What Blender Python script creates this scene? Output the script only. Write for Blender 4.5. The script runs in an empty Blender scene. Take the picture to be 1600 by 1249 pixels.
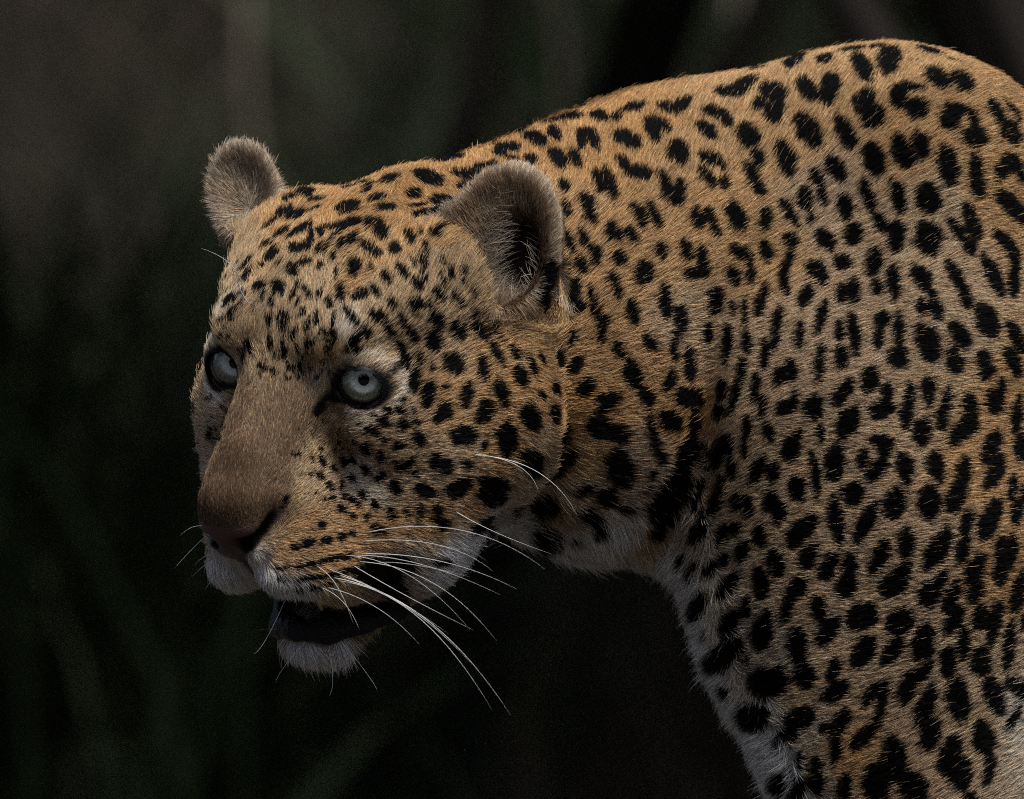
import bpy, bmesh, math, random
import numpy as np
from mathutils import Vector, Matrix
from mathutils.bvhtree import BVHTree

rng = np.random.default_rng(11)
random.seed(11)
scene = bpy.context.scene
COL = scene.collection

# ------------------------------------------------------------------ camera
CAM_Y, CAM_Z = -10.0, 0.479          # a long lens, ten metres from the animal
cam_data = bpy.data.cameras.new('camera')
cam = bpy.data.objects.new('camera', cam_data)
COL.objects.link(cam)
cam.location = (0.0, CAM_Y, CAM_Z)
cam.rotation_euler = (math.radians(90), 0, 0)
cam_data.sensor_width = 36.0
cam_data.lens = 36.0 * 10.0 / 0.576
cam_data.clip_start = 0.5
cam_data.clip_end = 400.0
cam_data.dof.use_dof = True
cam_data.dof.focus_distance = 9.86
cam_data.dof.aperture_fstop = 13.0
scene.camera = cam

# ------------------------------------------------------------------ sky, sun, exposure
SUN_ELEV, SUN_AZ = 62.0, 160.0       # overcast: a broad weak sun high up, a little towards the lens
world = bpy.data.worlds.new('World')
scene.world = world
world.use_nodes = True
wn = world.node_tree
for n in list(wn.nodes):
    wn.nodes.remove(n)
w_out = wn.nodes.new('ShaderNodeOutputWorld')
w_bg = wn.nodes.new('ShaderNodeBackground')
w_sky = wn.nodes.new('ShaderNodeTexSky')
w_sky.sky_type = 'NISHITA'
w_sky.sun_disc = False
w_sky.sun_elevation = math.radians(SUN_ELEV)
w_sky.sun_rotation = math.radians(SUN_AZ)
w_sky.dust_density = 3.0
w_bg.inputs['Strength'].default_value = 0.05
wn.links.new(w_sky.outputs[0], w_bg.inputs['Color'])
wn.links.new(w_bg.outputs[0], w_out.inputs['Surface'])
sun_data = bpy.data.lights.new('sun', 'SUN')
sun_data.energy = 1.5
sun_data.angle = math.radians(14)
sun_data.color = (1.0, 0.94, 0.86)
sun = bpy.data.objects.new('sun', sun_data)
COL.objects.link(sun)
_el, _az = math.radians(SUN_ELEV), math.radians(SUN_AZ)
_to_sun = Vector((math.cos(_el) * math.sin(_az), math.cos(_el) * math.cos(_az), math.sin(_el)))
sun.rotation_euler = _to_sun.to_track_quat('Z', 'Y').to_euler()
sun.location = (0, 0, 8)
vs = scene.view_settings
vs.view_transform = 'Standard'
vs.look = 'None'
vs.gamma = 1.0
vs.use_curve_mapping = False
vs.exposure = 1.22
scene.cycles.use_denoising = False          # fine grain, and every hair stays crisp
scene.cycles.sample_clamp_indirect = 3.0
scene.cycles.filter_width = 1.0
scene.cycles.max_bounces = 6
scene.cycles.transparent_max_bounces = 8
scene.cycles_curves.shape = 'RIBBONS'
scene.cycles_curves.subdivisions = 2

# ------------------------------------------------------------------ materials
def new_mat(name):
    m = bpy.data.materials.new(name)
    m.use_nodes = True
    nt = m.node_tree
    for n in list(nt.nodes):
        nt.nodes.remove(n)
    out = nt.nodes.new('ShaderNodeOutputMaterial')
    return m, nt, out


def link_obj(name, data, parent=None, mat=None):
    o = bpy.data.objects.new(name, data)
    COL.objects.link(o)
    if parent is not None:
        o.parent = parent
    if mat is not None:
        data.materials.append(mat)
    return o


def tag(o, label=None, cat=None, group=None, kind=None):
    if label: o['label'] = label
    if cat: o['category'] = cat
    if group: o['group'] = group
    if kind: o['kind'] = kind
    return o


# ------------------------------------------------------------------ head frame
YAW, PITCH, ROLL = math.radians(40), math.radians(26), math.radians(7)
_s, _c, _sp, _cp = math.sin(YAW), math.cos(YAW), math.sin(PITCH), math.cos(PITCH)
HF = np.array([-_s * _cp, -_c * _cp, -_sp])          # forward, out of the nose
_hl = np.array([_c, -_s, 0.0])
_hu = np.cross(HF, _hl); _hu *= np.sign(_hu[2])
HL = _hl * math.cos(ROLL) - _hu * math.sin(ROLL)      # the animal's left, towards the lens
HU = _hu * math.cos(ROLL) + _hl * math.sin(ROLL)
HE = np.array([-0.12009, -0.16000, 0.49051])                              # midway between the eyes
HM = np.stack([HF, HL, HU], axis=1)                   # local -> world


def head(f, l, u):
    return HE + HM @ (np.array([f, l, u], float) * 0.001)


def to_head(p):
    return (np.asarray(p) - HE) @ HM * 1000.0


def from_head(q):
    return HE + (np.asarray(q) * 0.001) @ HM.T


# ------------------------------------------------------------------ the animal's body as a distance field
def axis_runs(*runs):
    out = []
    for a, b, h in runs:
        n = max(2, int(round((b - a) / h)))
        out.append(np.linspace(a, b, n, endpoint=False))
    out.append(np.array([runs[-1][1]]))
    return np.concatenate(out).astype(np.float32)


GX = axis_runs((-0.205, 0.065, 0.002), (0.065, 0.33, 0.0035), (0.33, 1.32, 0.014))
GY = axis_runs((-0.30, -0.02, 0.0022), (-0.02, 0.12, 0.005), (0.12, 0.66, 0.012))
GZ = axis_runs((-0.02, 0.25, 0.010), (0.25, 0.315, 0.005), (0.315, 0.635, 0.0021), (0.635, 0.73, 0.0035))
FIELD = np.full((len(GX), len(GY), len(GZ)), 0.2, np.float32)


def _window(lo, hi):
    sl = []
    for g, a, b in ((GX, lo[0], hi[0]), (GY, lo[1], hi[1]), (GZ, lo[2], hi[2])):
        i0 = max(0, int(np.searchsorted(g, a)) - 2)
        i1 = min(len(g), int(np.searchsorted(g, b)) + 2)
        sl.append(slice(i0, max(i1, i0 + 1)))
    return tuple(sl)


def _points(w):
    return GX[w[0]][:, None, None], GY[w[1]][None, :, None], GZ[w[2]][None, None, :]


def _blend(w, d, k, mode):
    a = FIELD[w]
    if mode == 'add':
        h = np.maximum(k - np.abs(a - d), 0.0) / k
        FIELD[w] = np.minimum(a, d) - h * h * k * 0.25
    else:
        d = -d
        h = np.maximum(k - np.abs(a - d), 0.0) / k
        FIELD[w] = np.maximum(a, d) + h * h * k * 0.25


def ellipsoid(c, r, M=None, k=0.02, mode='add'):
    """c world centre, r radii in metres along the columns of M"""
    c = np.asarray(c, float); r = np.asarray(r, float)
    M = np.eye(3) if M is None else np.asarray(M, float)
    ext = np.sqrt(((M * r[None, :]) ** 2).sum(1)) * 1.15 + 2.2 * k + 0.012
    w = _window(c - ext, c + ext)
    X, Y, Z = _points(w)
    X = X - np.float32(c[0]); Y = Y - np.float32(c[1]); Z = Z - np.float32(c[2])
    k0 = 0; k1 = 0
    for i in range(3):
        q = (X * np.float32(M[0, i]) + Y * np.float32(M[1, i]) + Z * np.float32(M[2, i])) / np.float32(r[i])
        k0 = k0 + q * q
        q = q / np.float32(r[i])
        k1 = k1 + q * q
    k0 = np.sqrt(k0); k1 = np.sqrt(k1) + 1e-9
    _blend(w, k0 * (k0 - 1.0) / k1, k, mode)


def cone(a, b, ra, rb, k=0.02, mode='add', flat=None):
    """capsule from a to b with radii ra to rb; flat = (axis, factor) squeezes it along a world axis"""
    a = np.asarray(a, float); b = np.asarray(b, float)
    m = max(ra, rb) * (1.6 if flat is not None else 1.0) + 2.2 * k + 0.012
    w = _window(np.minimum(a, b) - m, np.maximum(a, b) + m)
    X, Y, Z = _points(w)
    ba = (b - a).astype(np.float32)
    L2 = float(ba @ ba)
    px = X - np.float32(a[0]); py = Y - np.float32(a[1]); pz = Z - np.float32(a[2])
    t = np.clip((px * ba[0] + py * ba[1] + pz * ba[2]) / L2, 0, 1)
    dx = px - t * ba[0]; dy = py - t * ba[1]; dz = pz - t * ba[2]
    if flat is not None:
        ax, fac = flat
        q = dx * np.float32(ax[0]) + dy * np.float32(ax[1]) + dz * np.float32(ax[2])
        s = q * np.float32(1.0 / fac - 1.0)
        dx = dx + s * np.float32(ax[0]); dy = dy + s * np.float32(ax[1]); dz = dz + s * np.float32(ax[2])
    d = np.sqrt(dx * dx + dy * dy + dz * dz) - (ra + (rb - ra) * t)
    _blend(w, d, k, mode)


def hell(c, r, k=12, mode='add', tilt=0.0, yawl=0.0):
    """ellipsoid in head millimetres; tilt pitches it nose-down, yawl turns it towards the animal's left"""
    M = HM
    if tilt:
        t = math.radians(tilt)
        R = np.array([[math.cos(t), 0, math.sin(t)], [0, 1, 0], [-math.sin(t), 0, math.cos(t)]])
        M = M @ R
    if yawl:
        t = math.radians(yawl)
        R = np.array([[math.cos(t), -math.sin(t), 0], [math.sin(t), math.cos(t), 0], [0, 0, 1]])
        M = HM @ R @ (HM.T @ M)
    ellipsoid(head(*c), np.array(r) * 0.001, M, k * 0.001, mode)


def hcone(a, b, ra, rb, k=12, mode='add', flat=None):
    fl = None
    if flat is not None:
        fl = (HM @ np.array(flat[0], float), flat[1])
    cone(head(*a), head(*b), ra * 0.001, rb * 0.001, k * 0.001, mode, fl)


def pair(fn, *pts, **kw):
    for s in (1, -1):
        q = [(p[0], p[1] * s, p[2]) if i < kw.get('npts', 1) else p for i, p in enumerate(pts)]
        kk = {a: b for a, b in kw.items() if a != 'npts'}
        if 'yawl' in kk: kk['yawl'] = kk['yawl'] * s
        fn(*q, **kk)

# trunk, neck and limbs (world metres; the body heads to the picture's left and 18 degrees towards the lens)
BD = np.array([math.cos(math.radians(18)), math.sin(math.radians(18)), 0.0])    # tailward
BN = np.array([-BD[1], BD[0], 0.0])                                             # towards the far side
B0 = np.array([0.215, 0.035, 0.0])
BM = np.stack([BD, BN, np.array([0, 0, 1.0])], axis=1)
UPZ = np.array([0, 0, 1.0])


def bp(t, n, z):
    return B0 + BD * t + BN * n + np.array([0, 0, z])


ellipsoid(bp(0.27, 0, 0.495), (0.30, 0.122, 0.142), BM, 0.05)
ellipsoid(bp(0.52, 0, 0.505), (0.24, 0.100, 0.118), BM, 0.06)
ellipsoid(bp(0.74, 0, 0.525), (0.15, 0.105, 0.125), BM, 0.06)
# neck
cone((-0.045, -0.060, 0.514), (0.06, 0.0, 0.518), 0.081, 0.097, 0.03, flat=(UPZ, 1.20))
cone((0.06, 0.0, 0.513), (0.20, 0.035, 0.525), 0.098, 0.112, 0.04, flat=(UPZ, 1.20))
# chest and withers
cone((0.174, 0.0, 0.470), (0.202, -0.02, 0.290), 0.110, 0.068, 0.03)
ellipsoid((0.165, -0.012, 0.365), (0.058, 0.050, 0.075), None, 0.03)
ellipsoid((0.145, 0.012, 0.585), (0.10, 0.06, 0.070), None, 0.05)
ellipsoid((0.222, 0.015, 0.602), (0.085, 0.055, 0.075), None, 0.04)
for n, k in ((-1, 0.018), (1, 0.03)):
    sh = bp(0.0, 0.085 * n, 0) - np.array([0, 0, 0])
    ellipsoid(sh + (0.012, 0.012, 0.555), (0.068, 0.042, 0.110), BM, 0.03)
    ellipsoid(sh + (0.005, 0.0, 0.455), (0.082, 0.052, 0.115), BM, 0.03)
    ellipsoid(sh + (-0.062, 0.004, 0.435), (0.052, 0.046, 0.085), BM, k)
    ex = 0.0 if n < 0 else 0.10
    lx = -0.004 if n < 0 else 0.006 + ex * .3
    cone(sh + (0.004, 0.004, 0.40), sh + (lx, 0.010, 0.26), 0.066, 0.048, 0.03)
    cone(sh + (lx, 0.010, 0.26), sh + (-0.05 + ex, 0.0, 0.09), 0.045, 0.030, 0.02)
    cone(sh + (-0.05 + ex, 0.0, 0.09), sh + (-0.06 + ex, 0.0, 0.035), 0.030, 0.030, 0.015)
    ellipsoid(sh + (-0.08 + ex, -0.004, 0.026), (0.062, 0.042, 0.027), BM, 0.015)
    # hind leg
    hp = bp(0.76, 0.075 * n, 0)
    e2 = 0.0 if n > 0 else 0.12
    ellipsoid(hp + (0.0, 0, 0.44), (0.10, 0.055, 0.14), BM, 0.03)
    cone(hp + (-0.02 + e2 * .3, 0, 0.36), hp + (-0.05 + e2 * .7, 0, 0.27), 0.072, 0.055, 0.03)
    cone(hp + (-0.05 + e2 * .7, 0, 0.27), hp + (0.09 + e2, 0, 0.17), 0.050, 0.030, 0.02)
    cone(hp + (0.09 + e2, 0, 0.17), hp + (0.05 + e2, 0, 0.04), 0.028, 0.028, 0.015)
    ellipsoid(hp + (0.015 + e2, 0, 0.025), (0.062, 0.040, 0.026), BM, 0.015)
# tail
tp = [bp(0.86, 0, 0.58), bp(0.98, 0.0, 0.46), bp(1.06, 0.01, 0.30), bp(1.09, 0.03, 0.17), bp(1.06, 0.06, 0.09)]
for a, b, ra, rb in zip(tp[:-1], tp[1:], (0.042, 0.033, 0.028, 0.026), (0.033, 0.028, 0.026, 0.024)):
    cone(a, b, ra, rb, 0.02)

# head, in millimetres: forward, left, up from the midpoint of the eyes
hell((-80, 0, 2), (84, 72, 66), 20)                                 # braincase
hell((-40, 0, 14), (52, 54, 42), 16)                                # forehead
pair(hell, (-92, 58, 24), (44, 34, 38), k=14)                       # temple and root of the ear
pair(hell, (-60, 44, 22), (44, 34, 30), k=14)
hell((-64, 0, -101), (74, 58, 54), 16)                              # throat
pair(hell, (-84, 64, -48), (42, 38, 62), k=9)                       # cheek ruff
pair(hell, (-46, 60, -44), (56, 36.5, 56), k=18)                      # cheek muscle
pair(hell, (-16, 45, -22), (33, 19.5, 24), k=14)                      # cheekbone under the eye
hcone((-8, 0, 4), (70, 0, -42), 28, 19, 15, flat=((0, 1, 0), 1.13)) # bridge of the nose
hell((30, 0, -62), (46, 38, 40), 16)                                # upper jaw
pair(hell, (45, 17.5, -81), (35, 17, 25.5), k=10)                       # whisker pad
pair(hell, (24, 34, -94), (34, 19, 26), k=12)                       # hanging upper lip
pair(hell, (-16, 50, -88), (46, 32, 44), k=18)                      # jowl
hcone((25, 0, -140), (-40, 0, -118), 19.5, 36, 14, flat=((0, 1, 0), 1.35))   # lower jaw
hell((25, 0, -141), (20, 22, 19.5), 10)                               # chin
pair(hell, (-16, 30, 27), (30, 24, 17), k=14)                       # brow
hell((75, 0, -57), (14, 23, 16), 8)                                 # nose
# open mouth
hcone((86, 0, -109), (6, 0, -128), 10.5, 11, 5, 'sub', flat=((0, 1, 0), 2.7))
hell((26, 0, -120), (50, 33, 12), 5, 'sub', tilt=12)

# line of the lower lip, near corner round the front to the far corner
LIP_HALF = [(-9, 38, -134), (1, 36.5, -139), (13, 32, -138.5), (25, 26.5, -137), (35, 18.5, -136), (41, 9, -135)]
_c = LIP_HALF + [(43, 0, -134.5)] + [(a, -b, c) for a, b, c in LIP_HALF[::-1]]
_c = np.array(_c, float)
_t = np.linspace(0, len(_c) - 1, 61); _i = np.clip(np.floor(_t).astype(int), 0, len(_c) - 2); _f = (_t - _i)[:, None]
LIP = _c[_i] * (1 - _f) + _c[_i + 1] * _f
for _ in range(6):
    LIP[1:-1] = 0.25 * LIP[:-2] + 0.5 * LIP[1:-1] + 0.25 * LIP[2:]

# eye sockets, eyeballs sit in them
EYE_C = {1: (-9.0, 43.5, 0.5), -1: (-9.0, -43.5, 0.5)}
EYE_DIR = {1: (0.89, 0.41, 0.18), -1: (0.97, 0.10, 0.18)}
EYE_OPEN = (11.6, 8.9)
EYE_R = 19.0
GAZE = np.array([-0.10, -0.985, -0.01]); GAZE /= np.linalg.norm(GAZE)
for s in (1, -1):
    c = EYE_C[s]
    hell((c[0], c[1], c[2]), (EYE_R + 3.4,) * 3, 5)                 # lids
    hell((c[0], c[1], c[2]), (EYE_R + 0.3,) * 3, 1, 'sub')
    # lid opening: an almond cut forward and outward through the lid
    d = np.array([EYE_DIR[s][0], EYE_DIR[s][1] * s, EYE_DIR[s][2]]); d /= np.linalg.norm(d)
    e = np.cross([0, 0, 1.0], d); e /= np.linalg.norm(e)            # across the eye
    v = np.cross(d, e)
    tl = math.radians(-14 * s)
    e2 = e * math.cos(tl) + v * math.sin(tl); v2 = -e * math.sin(tl) + v * math.cos(tl)
    M = HM @ np.stack([d, e2, v2], axis=1)
    cc = head(*(np.array(c) + d * 17.0))
    ellipsoid(cc, (0.013, EYE_OPEN[0] * 0.001, EYE_OPEN[1] * 0.001), M, 0.002, 'sub')
    hcone((14, 33 * s, -9), (24, 27 * s, -22), 4.0, 2.5, 5, 'sub')  # tear groove

# nostrils and the cleft below the nose
for s in (1, -1):
    hcone((85, 10 * s, -61), (78, 18 * s, -58), 4.6, 3.4, 4, 'sub')
    hcone((78, 18 * s, -58), (65, 29 * s, -45), 3.2, 2.0, 4, 'sub')
hcone((91, 0, -66), (88, 0, -92), 2.2, 2.6, 5, 'sub')


# ears (world frame: they swivel on their own): centre, opening direction, upright axis
def ear(c, o, a, w, h, deep, k=0.012):
    o = np.array(o, float); o /= np.linalg.norm(o)
    a = np.array(a, float); a -= o * (a @ o); a /= np.linalg.norm(a)
    sd = np.cross(a, o)
    M = np.stack([sd, o, a], axis=1)
    ellipsoid(c, (w, 0.021, h), M, k)
    ellipsoid(c - a * h * 0.75 - o * 0.012, (w * 0.86, 0.026, h * 0.65), M, 0.02)
    ellipsoid(c + o * 0.020 + a * 0.001, (w * 0.90, 0.0205, h * 0.90), M, 0.007, 'sub')
    if deep:
        ellipsoid(c + o * 0.004 - a * h * 0.22 + sd * w * .2, (w * 0.45, 0.019, h * 0.48), M, 0.010, 'sub')


EAR_N = (np.array([-0.00284, -0.13500, 0.56583]), (-0.42, -0.88, 0.10), (0.20, 0.05, 1.0), 0.0345, 0.0445)
EAR_F = (np.array([-0.14909, -0.04500, 0.59673]), (-0.30, -0.92, 0.12), (-0.22, 0.05, 1.0), 0.0205, 0.0275)
ear(*EAR_N, True)
ear(*EAR_F, False)


# ------------------------------------------------------------------ surface nets: the field becomes one closed mesh
def surface_nets():
    V = FIELD
    inside = V < 0
    nx, ny, nz = V.shape
    cs = np.zeros((nx - 1, ny - 1, nz - 1), np.int8)
    for i in (0, 1):
        for j in (0, 1):
            for k in (0, 1):
                cs += inside[i:nx - 1 + i, j:ny - 1 + j, k:nz - 1 + k]
    act = (cs > 0) & (cs < 8)
    ci, cj, ck = np.nonzero(act)
    idx = np.full(act.shape, -1, np.int32)
    idx[ci, cj, ck] = np.arange(len(ci))
    acc = np.zeros((len(ci), 3)); cnt = np.zeros(len(ci))
    for ax in range(3):
        o1, o2 = [(1, 2), (0, 2), (0, 1)][ax]
        for a in (0, 1):
            for b in (0, 1):
                off = [0, 0, 0]; off[o1] = a; off[o2] = b
                i0, j0, k0 = ci + off[0], cj + off[1], ck + off[2]
                off[ax] = 1
                i1, j1, k1 = ci + off[0], cj + off[1], ck + off[2]
                va, vb = V[i0, j0, k0], V[i1, j1, k1]
                m = (va < 0) != (vb < 0)
                t = np.where(m, va / np.where(m, va - vb, 1), 0)[:, None]
                pa = np.stack([GX[i0], GY[j0], GZ[k0]], 1); pb = np.stack([GX[i1], GY[j1], GZ[k1]], 1)
                acc += np.where(m[:, None], pa + (pb - pa) * t, 0); cnt += m
    verts = acc / cnt[:, None]
    quads = []
    for ax in range(3):
        o1, o2 = [(1, 2), (2, 0), (0, 1)][ax]
        sl0 = [slice(None)] * 3; sl1 = [slice(None)] * 3
        sl0[ax] = slice(0, -1); sl1[ax] = slice(1, None)
        s0 = inside[tuple(sl0)]; s1 = inside[tuple(sl1)]
        e = np.stack(np.nonzero(s0 != s1), 1)
        e = e[(e[:, o1] > 0) & (e[:, o2] > 0) & (e[:, o1] < V.shape[o1] - 1) & (e[:, o2] < V.shape[o2] - 1)]
        fl = s0[e[:, 0], e[:, 1], e[:, 2]]
        q = []
        for a, b in ((0, 0), (-1, 0), (-1, -1), (0, -1)):
            c = e.copy(); c[:, o1] += a; c[:, o2] += b
            q.append(idx[c[:, 0], c[:, 1], c[:, 2]])
        q = np.stack(q, 1)
        q[~fl] = q[~fl][:, ::-1]
        quads.append(q)
    return verts, np.concatenate(quads)


SV, SQ = surface_nets()


def relax(v, q, n, lam):
    for _ in range(n):
        ia = np.concatenate([q[:, a] for a in (0, 1, 2, 3, 1, 2, 3, 0)])
        ib = np.concatenate([q[:, a] for a in (1, 2, 3, 0, 0, 1, 2, 3)])
        c = np.bincount(ia, minlength=len(v))
        s = np.stack([np.bincount(ia, v[ib, k], len(v)) for k in range(3)], 1)
        v = v + lam * (s / c[:, None] - v)
    return v


SV = relax(SV, SQ, 2, 0.4)
_bw = np.clip((SV[:, 0] - 0.05) / 0.03, 0, 1)[:, None]               # the trunk is smoother than the head
SV = SV + _bw * (relax(SV, SQ, 24, 0.5) - SV)


def vertex_normals(v, q):
    n = np.cross(v[q[:, 2]] - v[q[:, 0]], v[q[:, 3]] - v[q[:, 1]])
    qi = q.T.ravel()
    out = np.stack([np.bincount(qi, np.tile(n[:, k], 4), len(v)) for k in range(3)], 1)
    return out / (np.linalg.norm(out, axis=1, keepdims=True) + 1e-12)


SN = vertex_normals(SV, SQ)


def crease(pts, width):
    """folds of the hide: sink the near-side surface along a line; points in metres, each with its depth in mm"""
    global SV, SN
    P = np.array([q[:3] for q in pts]); D = [q[3] for q in pts]; Y = P[0][1]
    best = np.full(len(SV), 9.0); dep = np.zeros(len(SV))
    for i in range(len(P) - 1):
        a, b = P[i], P[i + 1]
        ba = (b - a)[[0, 2]]
        q = SV[:, [0, 2]] - a[[0, 2]]
        t = np.clip(q @ ba / (ba @ ba), 0, 1)
        d = np.linalg.norm(q - t[:, None] * ba, axis=1)
        m = d < best
        best[m] = d[m]; dep[m] = (D[i] + (D[i + 1] - D[i]) * t)[m]
    g = np.exp(-(best / width) ** 2) * np.clip(-SN[:, 1] * 2, 0, 1) * (np.abs(SV[:, 1] - Y) < 0.10)
    SV = SV - SN * (g * dep * 0.001)[:, None]
    SN = vertex_normals(SV, SQ)


crease([(0.1106, -0.0900, 0.5591, 0), (0.1067, -0.0900, 0.5234, 5), (0.1060, -0.0900, 0.5020, 10), (0.1049, -0.0900, 0.4806, 12), (0.1013, -0.0900, 0.4521, 13), (0.0970, -0.0900, 0.4235, 13), (0.0892, -0.0900, 0.3986, 10)], 0.010)      # between neck and shoulder
crease([(0.0299, -0.1100, 0.4877, 0), (0.0292, -0.1100, 0.4664, 2), (0.0256, -0.1100, 0.4450, 5), (0.0171, -0.1100, 0.4254, 7), (-0.0036, -0.1100, 0.4058, 3)], 0.008)      # behind the jaw
print('skin verts', len(SV), 'quads', len(SQ))

# ------------------------------------------------------------------ noise
def vnoise(p, scale, seed=0):
    """value noise in -1..1 at points p (N,3)"""
    q = np.asarray(p, np.float64) / scale + 1000.0 + seed * 17.31
    i = np.floor(q).astype(np.int64); f = q - i
    f = f * f * (3 - 2 * f)
    out = np.zeros(len(q))
    for a in (0, 1):
        for b in (0, 1):
            for c in (0, 1):
                h = ((i[:, 0] + a) * 73856093) ^ ((i[:, 1] + b) * 19349663) ^ ((i[:, 2] + c) * 83492791) ^ (seed * 2654435761)
                h = (h ^ (h >> 13)) * 1274126177
                h = (h ^ (h >> 16)) & 0xffff
                w = (f[:, 0] if a else 1 - f[:, 0]) * (f[:, 1] if b else 1 - f[:, 1]) * (f[:, 2] if c else 1 - f[:, 2])
                out += w * (h / 32767.5 - 1.0)
    return out


def unit(v):
    return v / (np.linalg.norm(v, axis=-1, keepdims=True) + 1e-12)


def smooth(a, b, x):
    t = np.clip((x - a) / (b - a), 0, 1)
    return t * t * (3 - 2 * t)


BVH = BVHTree.FromPolygons(SV.tolist(), SQ.tolist())


def nearest(p):
    loc, nor, _, _ = BVH.find_nearest(Vector(p.tolist()))
    return np.array(loc), np.array(nor)


def mirror(p, is_head):
    """the matching place on the other side of the animal"""
    if is_head:
        q = to_head(p); q = q * np.array([1, -1, 1]); return from_head(q)
    n = (p - B0) @ BN
    return p - 2 * n * BN


def mirror_dir(v, is_head):
    if is_head:
        return HM @ ((v @ HM) * np.array([1, -1, 1]))
    return v - 2 * (v @ BN) * BN


# ------------------------------------------------------------------ coat: colours, comb direction and length at guide places
ORG, TAN, BEI, GRY, WHT, BRN, DRK, MUD, PAL, ASH = range(10)
COAT = np.array([
    (0.45, 0.262, 0.112),     # orange of the nape and back
    (0.48, 0.305, 0.150),     # tawny
    (0.49, 0.362, 0.232),     # pale tawny flank
    (0.45, 0.328, 0.196),     # grey buff of the face
    (0.80, 0.800, 0.790),     # white
    (0.105, 0.068, 0.042),    # brown nose bridge
    (0.10, 0.070, 0.055),
    (0.205, 0.142, 0.088),    # upper bridge
    (0.64, 0.560, 0.450),     # pale
    (0.46, 0.385, 0.290)])    # ashy chest
BLACK = np.array((0.0025, 0.0024, 0.0028))
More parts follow.
